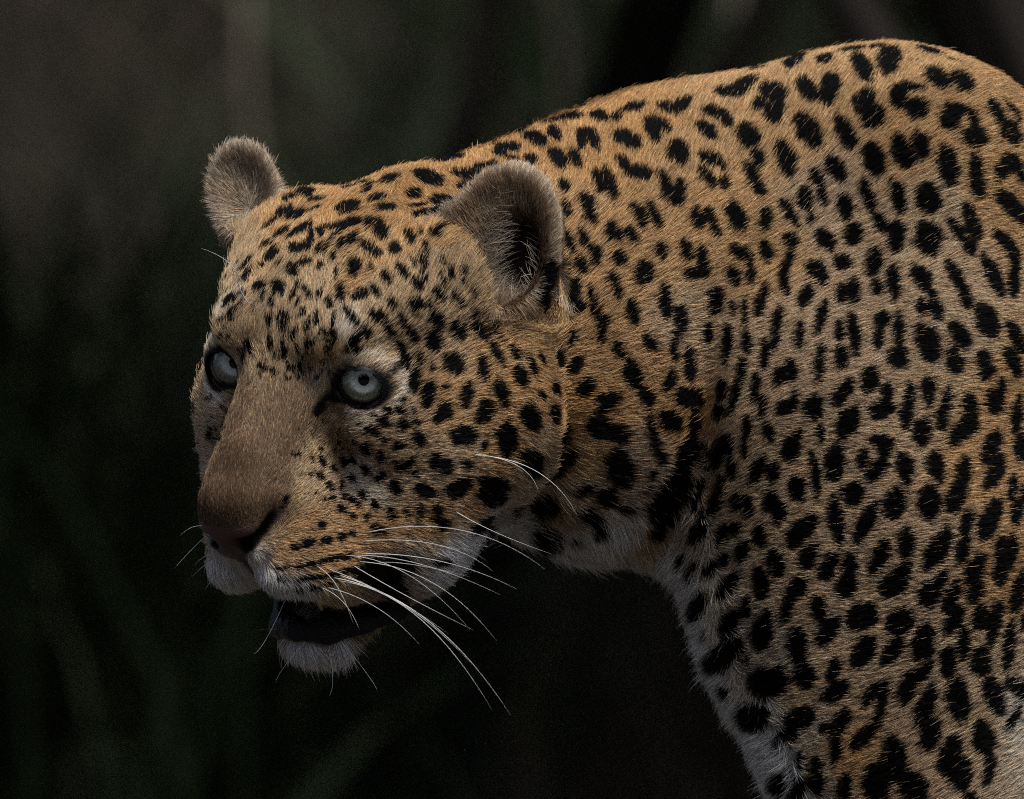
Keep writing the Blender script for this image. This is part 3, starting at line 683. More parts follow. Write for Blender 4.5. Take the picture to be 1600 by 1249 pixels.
# each mark of the coat, plus strokes of painted shade along neck fold and jaw crease: place on the hide (0.1 mm), its two half-axes (0.01 mm), 1 = head / 2 = trunk mark that also stands on the other side
MARKS = """1763,-65,6702,540,195,197,124,-835,-342,2;1787,-325,6536,-331,-1001,-1020,-565,278,183,2;1972,-207,6660,479,-1357,-829,-481,-338,-278,2;2128,-163,6700,-311,-1574,-855,-675,538,246,2;1920,9,6756,853,-7,120,29,-513,-209,2;2068,11,6770,620,86,54,15,-415,-172,2;2355,12,6750,781,-546,-364,-142,-788,-304,2;2486,-203,6682,498,-555,-287,-72,-327,-124,2;
2387,-452,6602,609,-976,-609,-372,-478,-372,2;2533,-482,6572,624,-407,-523,-369,-521,-440,2;2450,-504,6561,335,23,0,0,-175,-172,2;2171,-501,6497,-133,-754,-754,-566,402,100,2;2236,-473,6547,896,-623,-158,-47,-314,-264,2;2276,-599,6420,-508,-229,-508,-460,362,460,2;2191,-545,6460,239,-461,-415,-290,-28,-168,2;1979,-434,6469,-455,-602,-788,-514,489,297,2;
2027,-535,6382,-523,-257,-624,-550,632,462,2;1873,-546,6281,562,-855,-1057,-507,-17,-270,2;2031,-677,6136,395,-512,-977,-604,92,-244,2;2188,-699,6179,285,-417,-1064,-601,36,-161,2;2288,-697,6215,235,-312,-879,-573,-27,-154,2;2230,-723,6121,-415,-30,-239,-144,86,249,2;2461,-626,6377,-166,-457,-943,-613,-19,108,2;2541,-596,6409,622,-59,-359,-144,-164,-249,2;
2590,-611,6352,186,-253,-694,-277,-115,-74,2;2600,-645,6258,802,194,-141,-108,-255,-613,2;2714,-535,6403,455,-231,-788,-332,-282,-192,2;2793,-548,6288,467,1,-667,-471,-432,-330,2;2802,-469,6419,508,46,-508,-122,-186,-122,2;2838,-474,6368,67,-184,-377,-132,-123,-23,2;2441,-725,6100,233,-286,-1320,-622,-115,-110,2;2602,-705,6036,180,-219,-1280,-522,-169,-73,2;
2754,-635,6087,-328,-392,-900,-405,-159,147,2;2813,-599,6109,492,119,-587,-330,-267,-277,2;2849,-594,6044,243,19,-521,-260,-188,-121,2;1814,-634,6090,585,-412,-697,-440,-101,-369,2;592,-382,6363,332,246,192,144,-484,-249,2;689,-307,6421,694,97,186,74,-560,-277,2;861,-341,6428,431,-82,0,0,-602,-383,2;947,-346,6435,746,518,431,192,-534,-332,2;
788,-500,6303,295,-974,-810,-432,-145,-157,2;846,-479,6325,549,-496,-384,-192,-307,-275,2;648,-566,6238,868,-502,-405,-210,-518,-451,2;1199,-249,6515,575,-73,0,0,-681,-383,2;1293,-209,6545,912,818,527,215,-758,-373,2;1465,-289,6515,896,-367,-158,-100,-732,-566,2;1384,-368,6442,-180,-537,-495,-315,148,115,2;1470,-418,6398,-125,-641,-707,-613,122,108,2;
1514,-372,6449,100,-573,-566,-236,-16,-42,2;1147,-412,6398,879,-289,-235,-99,-429,-370,2;1204,-459,6354,239,-420,-415,-332,-202,-192,2;1096,-515,6300,628,-403,-439,-247,-344,-353,2;1325,-534,6263,407,-521,-705,-597,-311,-345,2;1381,-608,6148,197,-313,-540,-360,-119,-131,2;934,-631,6176,407,-564,-705,-564,-293,-326,2;1535,-597,6144,385,-648,-1184,-565,-140,-183,2;
1575,-595,6144,383,18,0,0,-132,-239,2;1123,-644,6137,765,-104,-278,-131,-259,-360,2;1173,-662,6101,164,-267,-450,-252,-89,-92,2;1097,-712,6036,439,-314,-628,-329,-185,-231,2;1190,-717,6003,83,-247,-472,-358,-90,-63,2;1338,-658,6072,357,-235,-510,-314,-162,-220,2;1373,-694,5993,431,-298,-746,-373,-157,-215,2;633,-720,6089,467,-543,-667,-275,-207,-192,2;
722,-738,6057,707,-34,-125,-86,-399,-490,2;857,-756,6014,344,-455,-738,-304,-131,-142,2;950,-760,5989,202,-244,-434,-260,-109,-121,2;1658,-301,6536,455,-993,-788,-481,-215,-278,2;1722,-358,6492,479,-69,0,0,-224,-239,2;1662,-505,6296,660,-732,-1056,-568,-209,-355,2;1584,26,6686,513,703,431,277,-948,-330,2;1622,123,6709,540,101,197,98,-712,-270,2;
1390,55,6643,540,172,197,59,-424,-162,2;1710,-650,6029,359,-261,-622,-373,-84,-215,2;1745,-693,5921,173,-261,-647,-324,-13,-87,2;-86,-13,6200,645,808,0,0,429,-203,2;7,-6,6249,439,-79,253,207,1026,-359,2;-219,-21,6121,668,1233,-179,-91,579,-338,2;-396,-55,6018,415,540,0,0,573,-295,2;-323,-38,6059,173,1174,-476,-346,-204,-126,2;
-351,-538,6117,979,241,262,107,-1027,-401,2;-467,-944,6026,935,-446,-250,-119,-1065,-445,2;-257,-829,6041,964,-4,-84,-31,-744,-349,2;-143,-724,6086,817,275,144,35,-449,-200,2;-267,-964,5975,507,273,0,0,-564,-295,2;-548,-1172,5934,461,72,0,0,-745,-369,1;-388,-1197,5891,817,18,-144,-61,-680,-345,1;-483,-1362,5822,817,348,144,48,-547,-272,1;
-529,-1287,5869,639,336,90,19,-226,-137,1;-68,-524,6174,-96,-1222,-545,-345,312,61,2;-7,-510,6192,590,-546,-104,-61,-766,-345,2;-36,-617,6144,282,-621,-237,-118,-276,-141,2;14,-673,6122,346,-294,-126,-57,-274,-156,2;104,-687,6122,433,-303,-158,-120,-497,-329,2;133,-466,6239,710,-1115,-331,-187,-820,-401,2;240,-449,6268,388,-909,-326,-237,-541,-282,2;
251,-249,6336,908,-284,160,40,-559,-227,2;352,-253,6365,575,-381,0,0,-776,-335,2;394,-536,6246,0,-1033,-622,-383,72,0,2;462,-557,6238,186,-1009,-694,-351,-101,-94,2;430,-494,6275,527,-118,0,0,-483,-287,2;495,-342,6367,575,-262,0,0,-856,-383,2;261,-689,6132,521,-722,-521,-339,-420,-339,2;354,-694,6132,243,-638,-521,-330,-180,-154,2;
293,-850,5984,230,-354,-399,-279,-171,-161,2;303,-952,5854,100,-368,-566,-283,-71,-50,2;486,-807,6013,278,-617,-765,-342,-144,-124,2;550,-816,5992,360,-745,-990,-342,-151,-124,2;424,-912,5890,311,-323,-539,-373,-196,-215,2;442,-954,5819,335,-285,-581,-315,-154,-182,2;560,-982,5726,287,-177,-498,-415,-192,-239,2;317,-1049,5675,344,-263,-738,-330,-132,-154,2;
406,-1026,5690,337,-220,-634,-271,-111,-144,2;474,-1047,5604,100,-181,-566,-377,-96,-67,2;-560,-1592,5685,276,-790,-479,-279,-143,-161,1;-500,-1579,5709,0,-465,-276,-138,71,0,1;-421,-1627,5709,390,-436,-142,-88,-312,-242,1;717,-903,5816,427,-342,-803,-338,-177,-180,2;799,-882,5819,405,-368,-868,-304,-142,-142,2;907,-805,5924,587,-191,-492,-339,-281,-403,2;
1042,-842,5802,125,-281,-707,-424,-117,-75,2;1114,-822,5813,283,-201,-608,-304,-124,-142,2;1142,-844,5741,243,-138,-521,-278,-112,-130,2;1257,-790,5817,405,-255,-868,-538,-210,-251,2;1422,-767,5799,-65,-286,-744,-458,-59,40,2;1554,-735,5835,503,-272,-871,-348,-114,-201,2;1644,-697,5914,141,-309,-802,-472,-64,-83,2;1676,-736,5807,-138,-148,-378,-270,26,98,2;
670,-968,5704,326,-170,-564,-290,-139,-168,2;581,-977,5726,283,-219,-608,-260,-107,-121,2;841,-958,5619,100,-164,-566,-358,-111,-63,2;974,-925,5623,125,-205,-707,-377,-111,-67,2;1067,-915,5577,75,-116,-859,-363,-94,-32,2;1027,-937,5501,802,289,141,75,-30,-424,2;741,-1020,5497,-133,-217,-754,-566,-117,100,2;602,-1029,5579,477,-24,-400,-277,-166,-330,2;
1263,-860,5613,425,-29,-357,-277,-162,-330,2;1328,-862,5570,133,-222,-754,-264,-60,-47,2;1338,-889,5484,50,-188,-572,-334,-51,-29,2;1241,-903,5484,326,-117,-564,-373,-112,-215,2;1424,-830,5620,236,-197,-648,-414,-112,-151,2;1568,-792,5681,403,-86,-339,-295,-160,-352,2;1549,-836,5570,-246,-285,-675,-288,18,105,2;1520,-872,5484,-75,-348,-859,-363,-12,32,2;
1530,-901,5413,91,-217,-519,-264,-29,-47,2;1692,-850,5516,431,-211,-513,-367,-144,-308,2;1644,-919,5366,-288,-353,-792,-405,56,147,2;595,-1076,5397,108,-87,-613,-283,-74,-50,2;677,-1073,5280,71,-57,-811,-401,-102,-35,2;862,-1016,5333,92,-100,-1049,-420,-127,-37,2;945,-990,5227,0,-11,-958,-402,-227,0,2;909,-1006,5105,-150,-34,-849,-236,-146,42,2;
1145,-933,5345,-71,-102,-811,-496,76,43,2;1241,-949,5305,43,-115,-496,-238,-5,-21,2;1305,-953,5284,36,-269,-1034,-211,-7,-7,2;1409,-916,5387,-173,-248,-647,-296,14,79,2;1384,-941,5320,-125,-229,-707,-358,14,63,2;1097,-929,5163,0,56,-622,-345,114,0,2;1212,-977,5127,0,-100,-910,-335,89,0,2;1315,-992,5109,25,-128,-718,-345,19,-12,2;
1487,-969,5234,-79,-288,-906,-315,18,28,2;1472,-996,5141,-133,-199,-754,-330,38,58,2;1415,-1006,5077,-22,-131,-622,-268,29,9,2;1607,-1002,5148,0,-289,-881,-326,13,0,2;759,-1057,5116,239,78,-415,-290,-78,-168,2;791,-1047,5098,215,77,-373,-207,-56,-120,2;784,-1050,5116,450,134,-164,-82,-18,-225,2;595,-1096,5073,197,77,-540,-360,-73,-131,2;
1873,-728,5864,141,-297,-802,-519,58,-91,2;1994,-732,5935,326,-381,-1002,-383,55,-124,2;2061,-786,5781,393,-244,-680,-373,-1,-215,2;2161,-767,5921,273,-253,-1017,-481,28,-129,2;2333,-774,5913,344,-179,-945,-738,-83,-269,2;2153,-821,5699,-83,-289,-954,-525,64,46,2;1914,-784,5713,-359,-152,-622,-498,162,287,2;1757,-783,5681,439,-231,-628,-431,-96,-302,2;
1853,-835,5557,522,-130,-190,-164,-173,-450,2;2027,-857,5556,-158,-324,-896,-490,97,86,2;2328,-828,5688,0,-279,-1005,-843,-40,0,2;2572,-764,5778,409,-147,-1125,-495,-173,-180,2;2493,-794,5735,522,-81,-745,-314,-120,-220,2;2564,-799,5649,0,-179,-670,-431,-124,0,2;2775,-664,5893,609,196,-609,-372,-248,-372,2;2833,-643,5836,549,178,-784,-431,-302,-302,2;
2752,-719,5678,554,112,-660,-293,-203,-246,2;2806,-712,5592,166,-144,-943,-358,-219,-63,2;2805,-748,5456,0,-290,-1101,-402,-224,0,2;2689,-797,5488,546,-73,-1172,-417,-234,-194,2;2477,-867,5484,495,-158,-930,-380,-144,-202,2;2530,-883,5377,311,-168,-956,-410,-152,-133,2;2294,-899,5466,455,-222,-788,-481,-117,-278,2;2354,-926,5355,173,-160,-647,-277,-60,-74,2;
2371,-943,5284,311,-83,-539,-398,-126,-230,2;2288,-949,5302,173,-165,-647,-296,-53,-79,2;2137,-908,5445,108,-445,-1240,-439,-1,-38,2;1731,-861,5488,223,-369,-832,-416,-54,-112,2;1848,-911,5388,0,-300,-651,-402,18,0,2;1914,-910,5398,-31,-390,-880,-383,36,13,2;2040,-912,5420,263,-203,-456,-332,-51,-192,2;1729,-970,5245,-285,-425,-1064,-351,45,94,2;
1830,-1002,5170,-25,-265,-718,-325,11,11,2;1914,-1008,5155,113,-449,-1288,-410,-11,-36,2;2067,-983,5227,-125,-228,-707,-453,18,80,2;2053,-1012,5134,-93,-230,-760,-342,-2,42,2;2160,-998,5162,42,-332,-1196,-402,-29,-14,2;2324,-992,5105,409,-166,-1125,-675,-163,-246,2;2500,-945,5145,479,-30,-829,-481,-187,-278,2;2651,-876,5234,539,-6,-1015,-575,-296,-306,2;
2821,-814,5135,539,127,-1015,-355,-241,-189,2;1842,-1047,5027,0,-197,-718,-460,8,0,2;1721,-1050,4998,-108,-291,-1240,-334,24,29,2;2152,-1032,5027,-359,-174,-622,-581,9,335,2;2470,-978,5002,295,-33,-810,-522,-173,-190,2;2647,-921,4984,311,18,-855,-495,-222,-180,2;2636,-931,4934,-83,-80,-472,-283,-106,50,2;2798,-848,4999,425,104,-911,-434,-258,-202,2;
2000,-1071,4906,-71,-125,-811,-572,-29,50,2;1852,-1082,4831,-549,-32,-784,-392,17,275,2;2094,-1068,4827,-125,-44,-707,-377,-44,67,2;2066,-1072,4735,-765,-69,-278,-213,-26,585,2;2219,-1050,4813,-75,-40,-859,-363,-60,32,2;2201,-1055,4706,-111,-28,-903,-399,-63,49,2;2323,-1028,4863,108,-11,-613,-519,-112,-91,2;2327,-1030,4799,46,-6,-525,-286,-60,-25,2;
2430,-1006,4785,-150,-73,-849,-339,-87,60,2;2405,-1017,4685,0,-50,-814,-402,-90,0,2;2553,-973,4749,133,-1,-754,-519,-176,-91,2;2552,-981,4656,-248,-179,-925,-555,-153,149,2;2487,-1007,4592,-383,-188,-663,-415,-69,239,2;2729,-899,4835,-71,-84,-811,-305,-140,27,2;2700,-915,4778,141,9,-802,-566,-250,-100,2;2816,-865,4688,-108,-193,-1240,-363,-197,32,2;
1877,-1077,4660,-527,61,-912,-564,-9,326,2;1727,-1064,4603,54,57,-620,-286,33,-25,2;2287,-1045,4610,-153,-87,-868,-547,-78,96,2;2062,-1069,4557,802,44,-141,-83,5,-472,2;2080,-1068,4507,0,0,-527,-383,-12,0,2;1959,-1067,4457,-120,32,-679,-396,7,70,2;2037,-1068,4400,-554,21,-660,-403,18,339,2;1802,-1056,4439,-104,122,-1192,-620,56,54,2;
2674,-961,4524,-506,-447,-1085,-477,-147,223,2;2848,-873,4524,150,-89,-849,-519,-350,-91,2;2194,-1069,4414,158,-71,-896,-519,-18,-91,2;2208,-1075,4343,91,-50,-519,-283,-4,-50,2;2362,-1056,4428,75,-129,-859,-591,-71,-52,2;2383,-1065,4364,100,-91,-566,-302,-44,-53,2;2522,-1038,4393,-166,-244,-943,-472,-89,83,2;2486,-1070,4265,-393,-226,-1080,-558,-50,203,2;
2695,-987,4382,-506,-469,-1085,-451,-133,210,2;2793,-960,4296,-107,-246,-874,-342,-180,42,2;1909,-1053,4261,-278,83,-765,-558,60,203,2;1856,-1048,4286,249,-20,-144,-96,27,-166,2;2140,-1080,4211,-183,-22,-1037,-679,70,120,2;2329,-1089,4215,96,-118,-1097,-668,-11,-58,2;2849,-937,4243,-75,-209,-859,-238,-154,21,2;1814,-1024,4118,175,135,-1426,-523,111,-64,2;
1973,-1053,4101,-609,202,-1195,-444,68,226,2;2668,-1044,4122,-502,-283,-1243,-550,-185,222,2;2813,-972,4164,-111,-174,-903,-428,-244,53,2;2535,-1081,4087,-237,-93,-1026,-392,-67,90,2;2518,-1079,3958,-260,89,-971,-388,-77,104,2;2354,-1088,3944,-448,181,-1110,-462,-28,187,2;2418,-1093,3994,-191,67,-1085,-377,-23,67,2;2204,-1084,3991,-79,111,-906,-572,63,50,2;
2052,-1047,3912,-448,277,-1110,-462,62,187,2;1772,-972,3854,-377,247,-932,-488,78,197,2;1892,-1001,3858,-79,175,-906,-458,101,40,2;1872,-978,3751,-494,237,-706,-533,61,373,2;2131,-1034,3759,-746,207,-431,-359,-50,622,2;2180,-1054,3823,-494,193,-706,-392,4,275,2;2586,-1046,3851,-472,62,-888,-465,-162,247,2;2587,-1022,3734,-295,93,-810,-432,-144,157,2;
2730,-1014,3944,-75,91,-859,-429,-204,38,2;2787,-984,3943,-117,91,-950,-333,-193,41,2;2751,-1010,3994,575,266,0,0,24,-287,2;2723,-991,3819,-60,128,-687,-477,-240,42,2;2337,-1047,3716,-405,185,-868,-590,-41,275,2;2394,-1060,3787,-407,122,-705,-315,-45,182,2;2455,-1036,3687,-395,152,-977,-400,-73,161,2;2470,-1011,3573,-558,118,-893,-365,-90,228,2;
1961,-969,3580,-871,268,-503,-407,-29,705,2;1723,-922,3622,141,96,-802,-358,95,-63,2;1769,-914,3500,-522,243,-745,-471,65,330,2;2170,-1003,3555,-788,191,-455,-373,-67,647,2;2135,-971,3398,-677,227,-807,-367,-2,308,2;1965,-939,3380,-575,245,-995,-564,63,326,2;2303,-993,3437,-360,197,-990,-675,-17,246,2;2331,-1005,3502,0,89,-479,-287,4,0,2;
2617,-978,3576,-146,144,-830,-472,-178,83,2;2696,-940,3554,-269,189,-1265,-431,-235,92,2;2818,-904,3700,-200,172,-1132,-472,-376,83,2;2847,-913,3807,-58,142,-668,-210,-162,18,2;2849,-834,3557,0,195,-575,-239,-228,0,2;2773,-857,3421,-146,359,-1669,-382,-292,33,2;2524,-973,3434,-92,204,-1049,-401,-102,35,2;2437,-968,3331,88,195,-1002,-534,-46,-47,2;
2618,-922,3329,88,259,-1002,-649,-254,-57,2;1802,-889,3283,-278,197,-765,-405,89,147,2;1813,-874,3165,-871,334,-503,-263,4,456,2;2211,-947,3187,-273,154,-1017,-555,12,149,2;2289,-962,3266,-585,120,-697,-308,-35,259,2;2033,-923,3165,-824,203,-577,-275,-5,392,2;1983,-906,3097,-192,78,-332,-207,28,120,2;2062,-915,3051,-297,154,-1110,-370,48,99,2;
2497,-918,3122,113,261,-1288,-715,-156,-63,2;2692,-841,3143,448,580,-1110,-533,-300,-215,2;2830,-727,3184,624,954,-523,-339,-278,-403,2;2795,-716,3012,-431,-300,-746,-265,-358,153,2;2311,-935,3080,-459,146,-1260,-558,-48,203,2;1842,-857,2993,-522,257,-745,-408,101,286,2;1750,-818,2960,0,54,-383,-268,123,0,2;2340,-917,2923,-273,72,-1017,-601,-67,161,2;
2635,-828,2907,273,314,-1017,-694,-382,-186,2;1966,-884,2908,-677,236,-807,-367,54,308,2;1814,-830,2846,-83,163,-954,-401,145,35,2;2133,-899,2794,249,147,-1415,-736,105,-130,2;2448,-890,2808,-426,26,-1170,-675,-170,246,2;2498,-866,2715,200,195,-1132,-754,-234,-133,2;2664,-787,2735,-183,3,-1037,-358,-254,63,2;2038,-858,2657,113,292,-1288,-811,202,-71,2;
2248,-884,2629,377,163,-1035,-765,74,-278,2;1864,-790,2620,-33,420,-957,-459,191,16,2;1725,-768,2748,0,142,-575,-239,129,0,2;1730,-734,2648,0,339,-766,-364,214,0,2;2560,-822,2571,239,184,-415,-373,-125,-215,2;1059,-597,4040,-425,1161,-911,-365,649,170,2;1186,-747,4034,-255,500,-702,-342,207,124,2;1253,-809,4072,-164,258,-450,-360,190,131,2;
1395,-882,4028,130,97,-736,-453,256,-80,2;1604,-965,4043,-549,291,-784,-510,78,357,2;1661,-989,4097,-359,182,-622,-431,59,249,2;1491,-947,4143,100,72,-566,-396,154,-70,2;1296,-800,3945,-255,371,-702,-396,245,144,2;1479,-889,3878,153,118,-868,-585,280,-103,2;1665,-959,3922,-427,249,-803,-465,72,247,2;1124,-602,3840,-439,889,-628,-298,287,209,2;
1194,-703,3898,-339,446,-403,-257,161,215,2;1036,-433,3831,-213,872,-585,-225,376,82,2;979,-369,3877,-180,519,-495,-252,316,92,2;1400,-824,3771,88,181,-1002,-553,329,-48,2;1219,-675,3744,-503,817,-871,-398,313,230,2;1080,-369,3630,-377,1394,-932,-426,829,172,2;1319,-732,3630,0,175,-651,-383,318,0,2;1231,-618,3532,-533,885,-853,-447,368,279,2;
1436,-801,3585,0,137,-575,-287,168,0,2;1401,-757,3491,-285,465,-1064,-647,379,173,2;1605,-910,3736,-523,273,-624,-440,68,369,2;1538,-863,3621,-158,258,-896,-396,162,70,2;1716,-921,3625,153,103,-868,-472,131,-83,2;1769,-913,3493,-604,281,-863,-455,62,319,2;1190,-465,3344,-659,2316,-941,-588,899,412,2;1119,-353,3472,-63,408,-358,-141,292,25,2;
1599,-849,3435,-158,254,-896,-585,225,103,2;1325,-639,3329,-35,200,-401,-153,150,13,2;1317,-873,4164,0,106,-383,-239,127,0,2;1606,-843,3392,92,171,-1049,-525,231,-46,2;1646,-832,3260,141,110,-802,-679,323,-120,2;1430,-687,3204,-1215,1144,-442,-344,-77,945,2;1227,-327,3156,136,173,-509,-324,773,-87,2;1365,-478,3011,585,-833,-697,-550,1630,-462,2;
1618,-761,3013,-900,619,-328,-213,-15,585,2;1573,-710,2933,-295,418,-810,-432,296,157,2;1507,-599,2884,-197,549,-540,-225,267,82,2;1626,-712,2776,0,194,-670,-287,229,0,2;1704,-756,2748,-108,242,-613,-330,171,58,2;1715,-726,2647,0,373,-814,-527,329,0,2;1509,-452,2634,0,683,-670,-479,904,0,2;1618,-581,2601,-677,1476,-807,-330,177,277,2;
677,-1064,4938,328,220,-900,-495,-101,-180,2;757,-1016,4806,326,222,-564,-431,-54,-249,2;886,-996,4899,-236,9,-648,-360,-168,131,2;988,-926,4988,88,204,-1002,-439,-376,-38,2;912,-998,5034,0,53,-479,-211,-145,0,2;978,-901,4810,765,732,-278,-236,-5,-648,2;584,-1056,4795,-339,34,-403,-257,-112,215,2;599,-986,4606,765,286,-278,-190,183,-522,2;
784,-959,4642,108,505,-1240,-267,-48,-23,2;806,-924,4571,239,258,-415,-315,-1,-182,2;895,-930,4678,587,615,-492,-382,-78,-455,2;842,-867,4485,190,420,-522,-315,-123,-115,2;614,-880,4414,506,792,-1085,-781,79,-364,2;1014,-815,4642,-125,547,-1431,-363,-197,32,2;972,-743,4470,-473,327,-1457,-638,-489,207,2;887,-643,4248,-923,413,-1100,-624,-1262,523,2;
930,-689,4341,-295,353,-810,-630,-668,229,2;845,-572,4169,862,828,0,0,1119,-766,2;1177,-968,4842,-63,92,-715,-343,319,30,2;1155,-940,4713,-154,257,-573,-370,455,99,2;1286,-1009,4956,-71,-63,-811,-286,46,25,2;1251,-1007,4820,-385,137,-1184,-319,84,104,2;1365,-1029,4863,-75,-29,-859,-305,55,27,2;1198,-980,5027,0,-32,-527,-239,97,0,2;
1411,-1016,5023,23,-125,-670,-335,38,-12,2;1404,-1036,4760,-58,77,-668,-305,58,27,2;1493,-1043,4924,-57,-86,-649,-382,62,33,2;1560,-1047,4952,125,-142,-707,-453,34,-80,2;1539,-1058,4749,-720,131,-262,-157,-20,432,2;1581,-1067,4792,-54,18,-620,-267,29,23,2;1688,-1074,4749,-133,62,-754,-641,39,113,2;1315,-996,4635,-71,206,-811,-305,64,27,2;
1301,-967,4528,-63,196,-715,-286,72,25,2;1174,-915,4514,-527,579,-912,-498,224,287,2;1142,-867,4442,-75,191,-424,-236,264,42,2;1231,-911,4410,136,192,-773,-321,134,-57,2;1376,-958,4400,-472,358,-888,-389,80,207,2;1465,-983,4385,-116,157,-660,-415,109,73,2;1436,-1020,4617,198,97,-740,-351,93,-94,2;1596,-1043,4571,-246,138,-675,-342,42,124,2;
1557,-1027,4514,-133,140,-754,-613,103,108,2;1600,-1005,4300,133,77,-754,-604,162,-106,2;1692,-1035,4386,200,140,-1422,-332,61,-47,2;1451,-949,4228,0,139,-718,-498,182,0,2;1498,-957,4186,287,-5,-498,-415,179,-239,2;1164,-834,4285,-166,473,-943,-339,188,60,2;1136,-775,4192,-229,426,-630,-315,257,115,2;1256,-860,4224,0,211,-622,-402,199,0,2;
1324,-887,4199,125,145,-707,-358,202,-63,2;1065,-690,4291,-100,494,-566,-236,438,42,2;1045,-632,4212,-198,646,-740,-259,362,69,2;796,-817,4374,-131,208,-360,-252,-125,92,2;772,-769,4299,-290,50,-168,-105,-163,182,2;665,-665,4187,566,133,-100,-42,339,-236,2;586,-752,4249,108,627,-613,-330,5,-58,2;810,-435,4053,498,676,-287,-239,352,-415,2;
-519,-1840,5428,253,-202,-439,-255,-100,-147,1;-403,-1836,5378,326,17,-388,-212,-97,-178,1;-315,-1809,5371,158,42,-433,-191,-72,-69,1;-488,-1756,5559,253,-357,-439,-223,-65,-129,1;-541,-1756,5549,184,-306,-319,-120,-42,-69,1;-380,-1811,5456,173,-133,-476,-156,-40,-57,1;-417,-1850,5241,273,206,-585,-376,-180,-175,1;-540,-1888,5315,291,-44,-415,-264,-93,-185,1;
-301,-1770,5184,346,332,-599,-383,-231,-221,1;-184,-1682,5181,430,456,-688,-297,-211,-186,1;-81,-1611,5167,303,183,-485,-156,-87,-98,1;-428,-1840,5117,179,109,-668,-445,-195,-119,1;-544,-1891,5159,300,185,-519,-255,-48,-147,1;-502,-1869,5025,249,16,-297,-226,-86,-190,1;-318,-1807,4983,486,54,-579,-459,-405,-385,1;-78,-1637,5040,438,11,-758,-271,-225,-157,1;
18,-1571,5047,276,100,-479,-239,-207,-138,1;-158,-1712,4962,169,-157,-793,-379,-268,-80,1;-435,-1866,4966,138,-34,-239,-176,-92,-101,1;-530,-1904,4894,-29,-253,-829,-424,-5,15,1;48,-1573,4916,337,227,-635,-358,-354,-190,1;106,-1503,4978,259,194,-641,-231,-273,-93,1;162,-1424,5013,126,197,-346,-173,-291,-63,1;263,-1185,5022,93,158,-526,-327,-354,-58,1;
359,-1141,4991,-462,-35,-550,-308,-105,259,2;-456,-1916,4824,-152,-246,-862,-472,-86,83,1;-362,-1874,4862,276,129,0,0,-56,-184,1;-251,-1818,4813,-144,-264,-817,-399,-290,70,1;-60,-1669,4824,271,165,-833,-421,-331,-137,1;160,-1452,4810,207,301,-247,-155,-217,-130,1;420,-1106,4863,-439,41,-628,-353,-127,247,2;238,-1288,4849,142,268,-390,-242,-597,-88,1;
-364,-1897,4728,0,-32,-553,-461,-223,0,1;-403,-1915,4693,-399,-157,-230,-175,-68,303,1;-149,-1742,4728,-392,-328,-678,-463,-403,267,1;388,-1087,5536,311,-101,-539,-373,-146,-215,2;474,-1056,5579,0,-178,-527,-335,-66,0,2;345,-1143,5390,-223,-364,-832,-333,-159,89,2;382,-1140,5315,-124,-112,-462,-305,-108,82,2;445,-1112,5383,149,-63,-555,-259,-69,-69,2;
464,-1119,5304,186,-33,-694,-388,-96,-104,2;570,-1069,5461,263,-45,-456,-332,-115,-192,2;520,-1114,5219,-287,-86,-498,-315,-63,182,2;505,-1119,5155,-50,-10,-572,-286,-64,25,2;336,-1163,5138,-136,-9,-509,-259,-114,69,2;541,-1064,4792,754,128,133,75,130,-424,2;499,-1051,4721,-513,41,-431,-172,-104,205,2;216,-1514,5480,-176,119,-998,-363,-421,64,1;
184,-1503,5352,-72,264,-826,-312,-331,27,1;103,-1505,4685,461,743,-798,-495,-488,-286,1;231,-1295,4714,104,431,-590,-318,-715,-56,1;-505,-1936,4576,253,102,-439,-359,-20,-207,1;-265,-1832,4594,829,615,0,0,84,-571,1;-304,-1855,4573,0,76,-369,-323,-207,0,1;-25,-1599,4572,-88,301,-1010,-624,-642,55,1;-103,-1684,4601,276,268,0,0,37,-147,1;
-157,-1722,4537,-207,-146,-247,-176,-231,148,1;114,-1323,4429,227,1471,-846,-605,-1036,-162,1;-413,-1878,4456,-276,70,-479,-383,-233,221,1;-364,-1842,4421,439,329,-253,-230,48,-399,1;-244,-1767,4435,350,304,0,0,135,-295,1;278,-1028,4582,-351,358,-752,-376,-556,175,1;250,-854,4392,-706,768,-592,-344,-197,409,1;314,-924,4457,-660,539,-554,-295,-145,352,2;
-470,-1837,4293,641,273,-172,-107,113,-401,1;-294,-1743,4307,-718,-375,-415,-267,-468,463,1;-99,-1521,4324,817,1362,-144,-80,346,-454,1;-114,-1463,4253,817,1748,-144,-104,563,-590,1;64,-665,4234,-868,497,-608,-148,-421,211,1;-502,-1805,4166,-50,145,-569,-275,-105,24,1;-414,-1764,4166,-104,168,-590,-309,-203,54,1;-382,-1714,4102,-253,1,-439,-239,-269,138,1;
-170,-1340,4110,-953,-1649,-347,-151,-824,416,1;-193,-848,4006,-711,-240,-847,-741,-2390,622,1;200,-658,4184,1044,-395,-184,-112,643,-635,1;222,-379,4039,461,1622,-798,-718,1289,-415,1;25,1,4058,346,71,-126,-95,689,-260,1;428,-816,4299,-651,207,-304,-142,-275,304,2;543,-759,4249,675,341,-246,-180,460,-495,2;458,-639,4159,736,371,-130,-75,695,-424,2;
505,-513,4075,460,11,0,0,605,-383,2;499,-1020,4639,943,259,-166,-108,241,-613,2;-530,-1882,4386,258,22,0,0,84,-230,1;-177,-1661,4368,258,302,0,0,72,-111,1;369,-417,4028,335,-89,0,0,426,-192,2;-519,-1945,4665,61,10,-345,-163,-23,-29,1;-397,-1601,3892,553,620,0,0,191,-230,1;-554,-1903,4442,-175,104,-303,-223,-50,129,1;
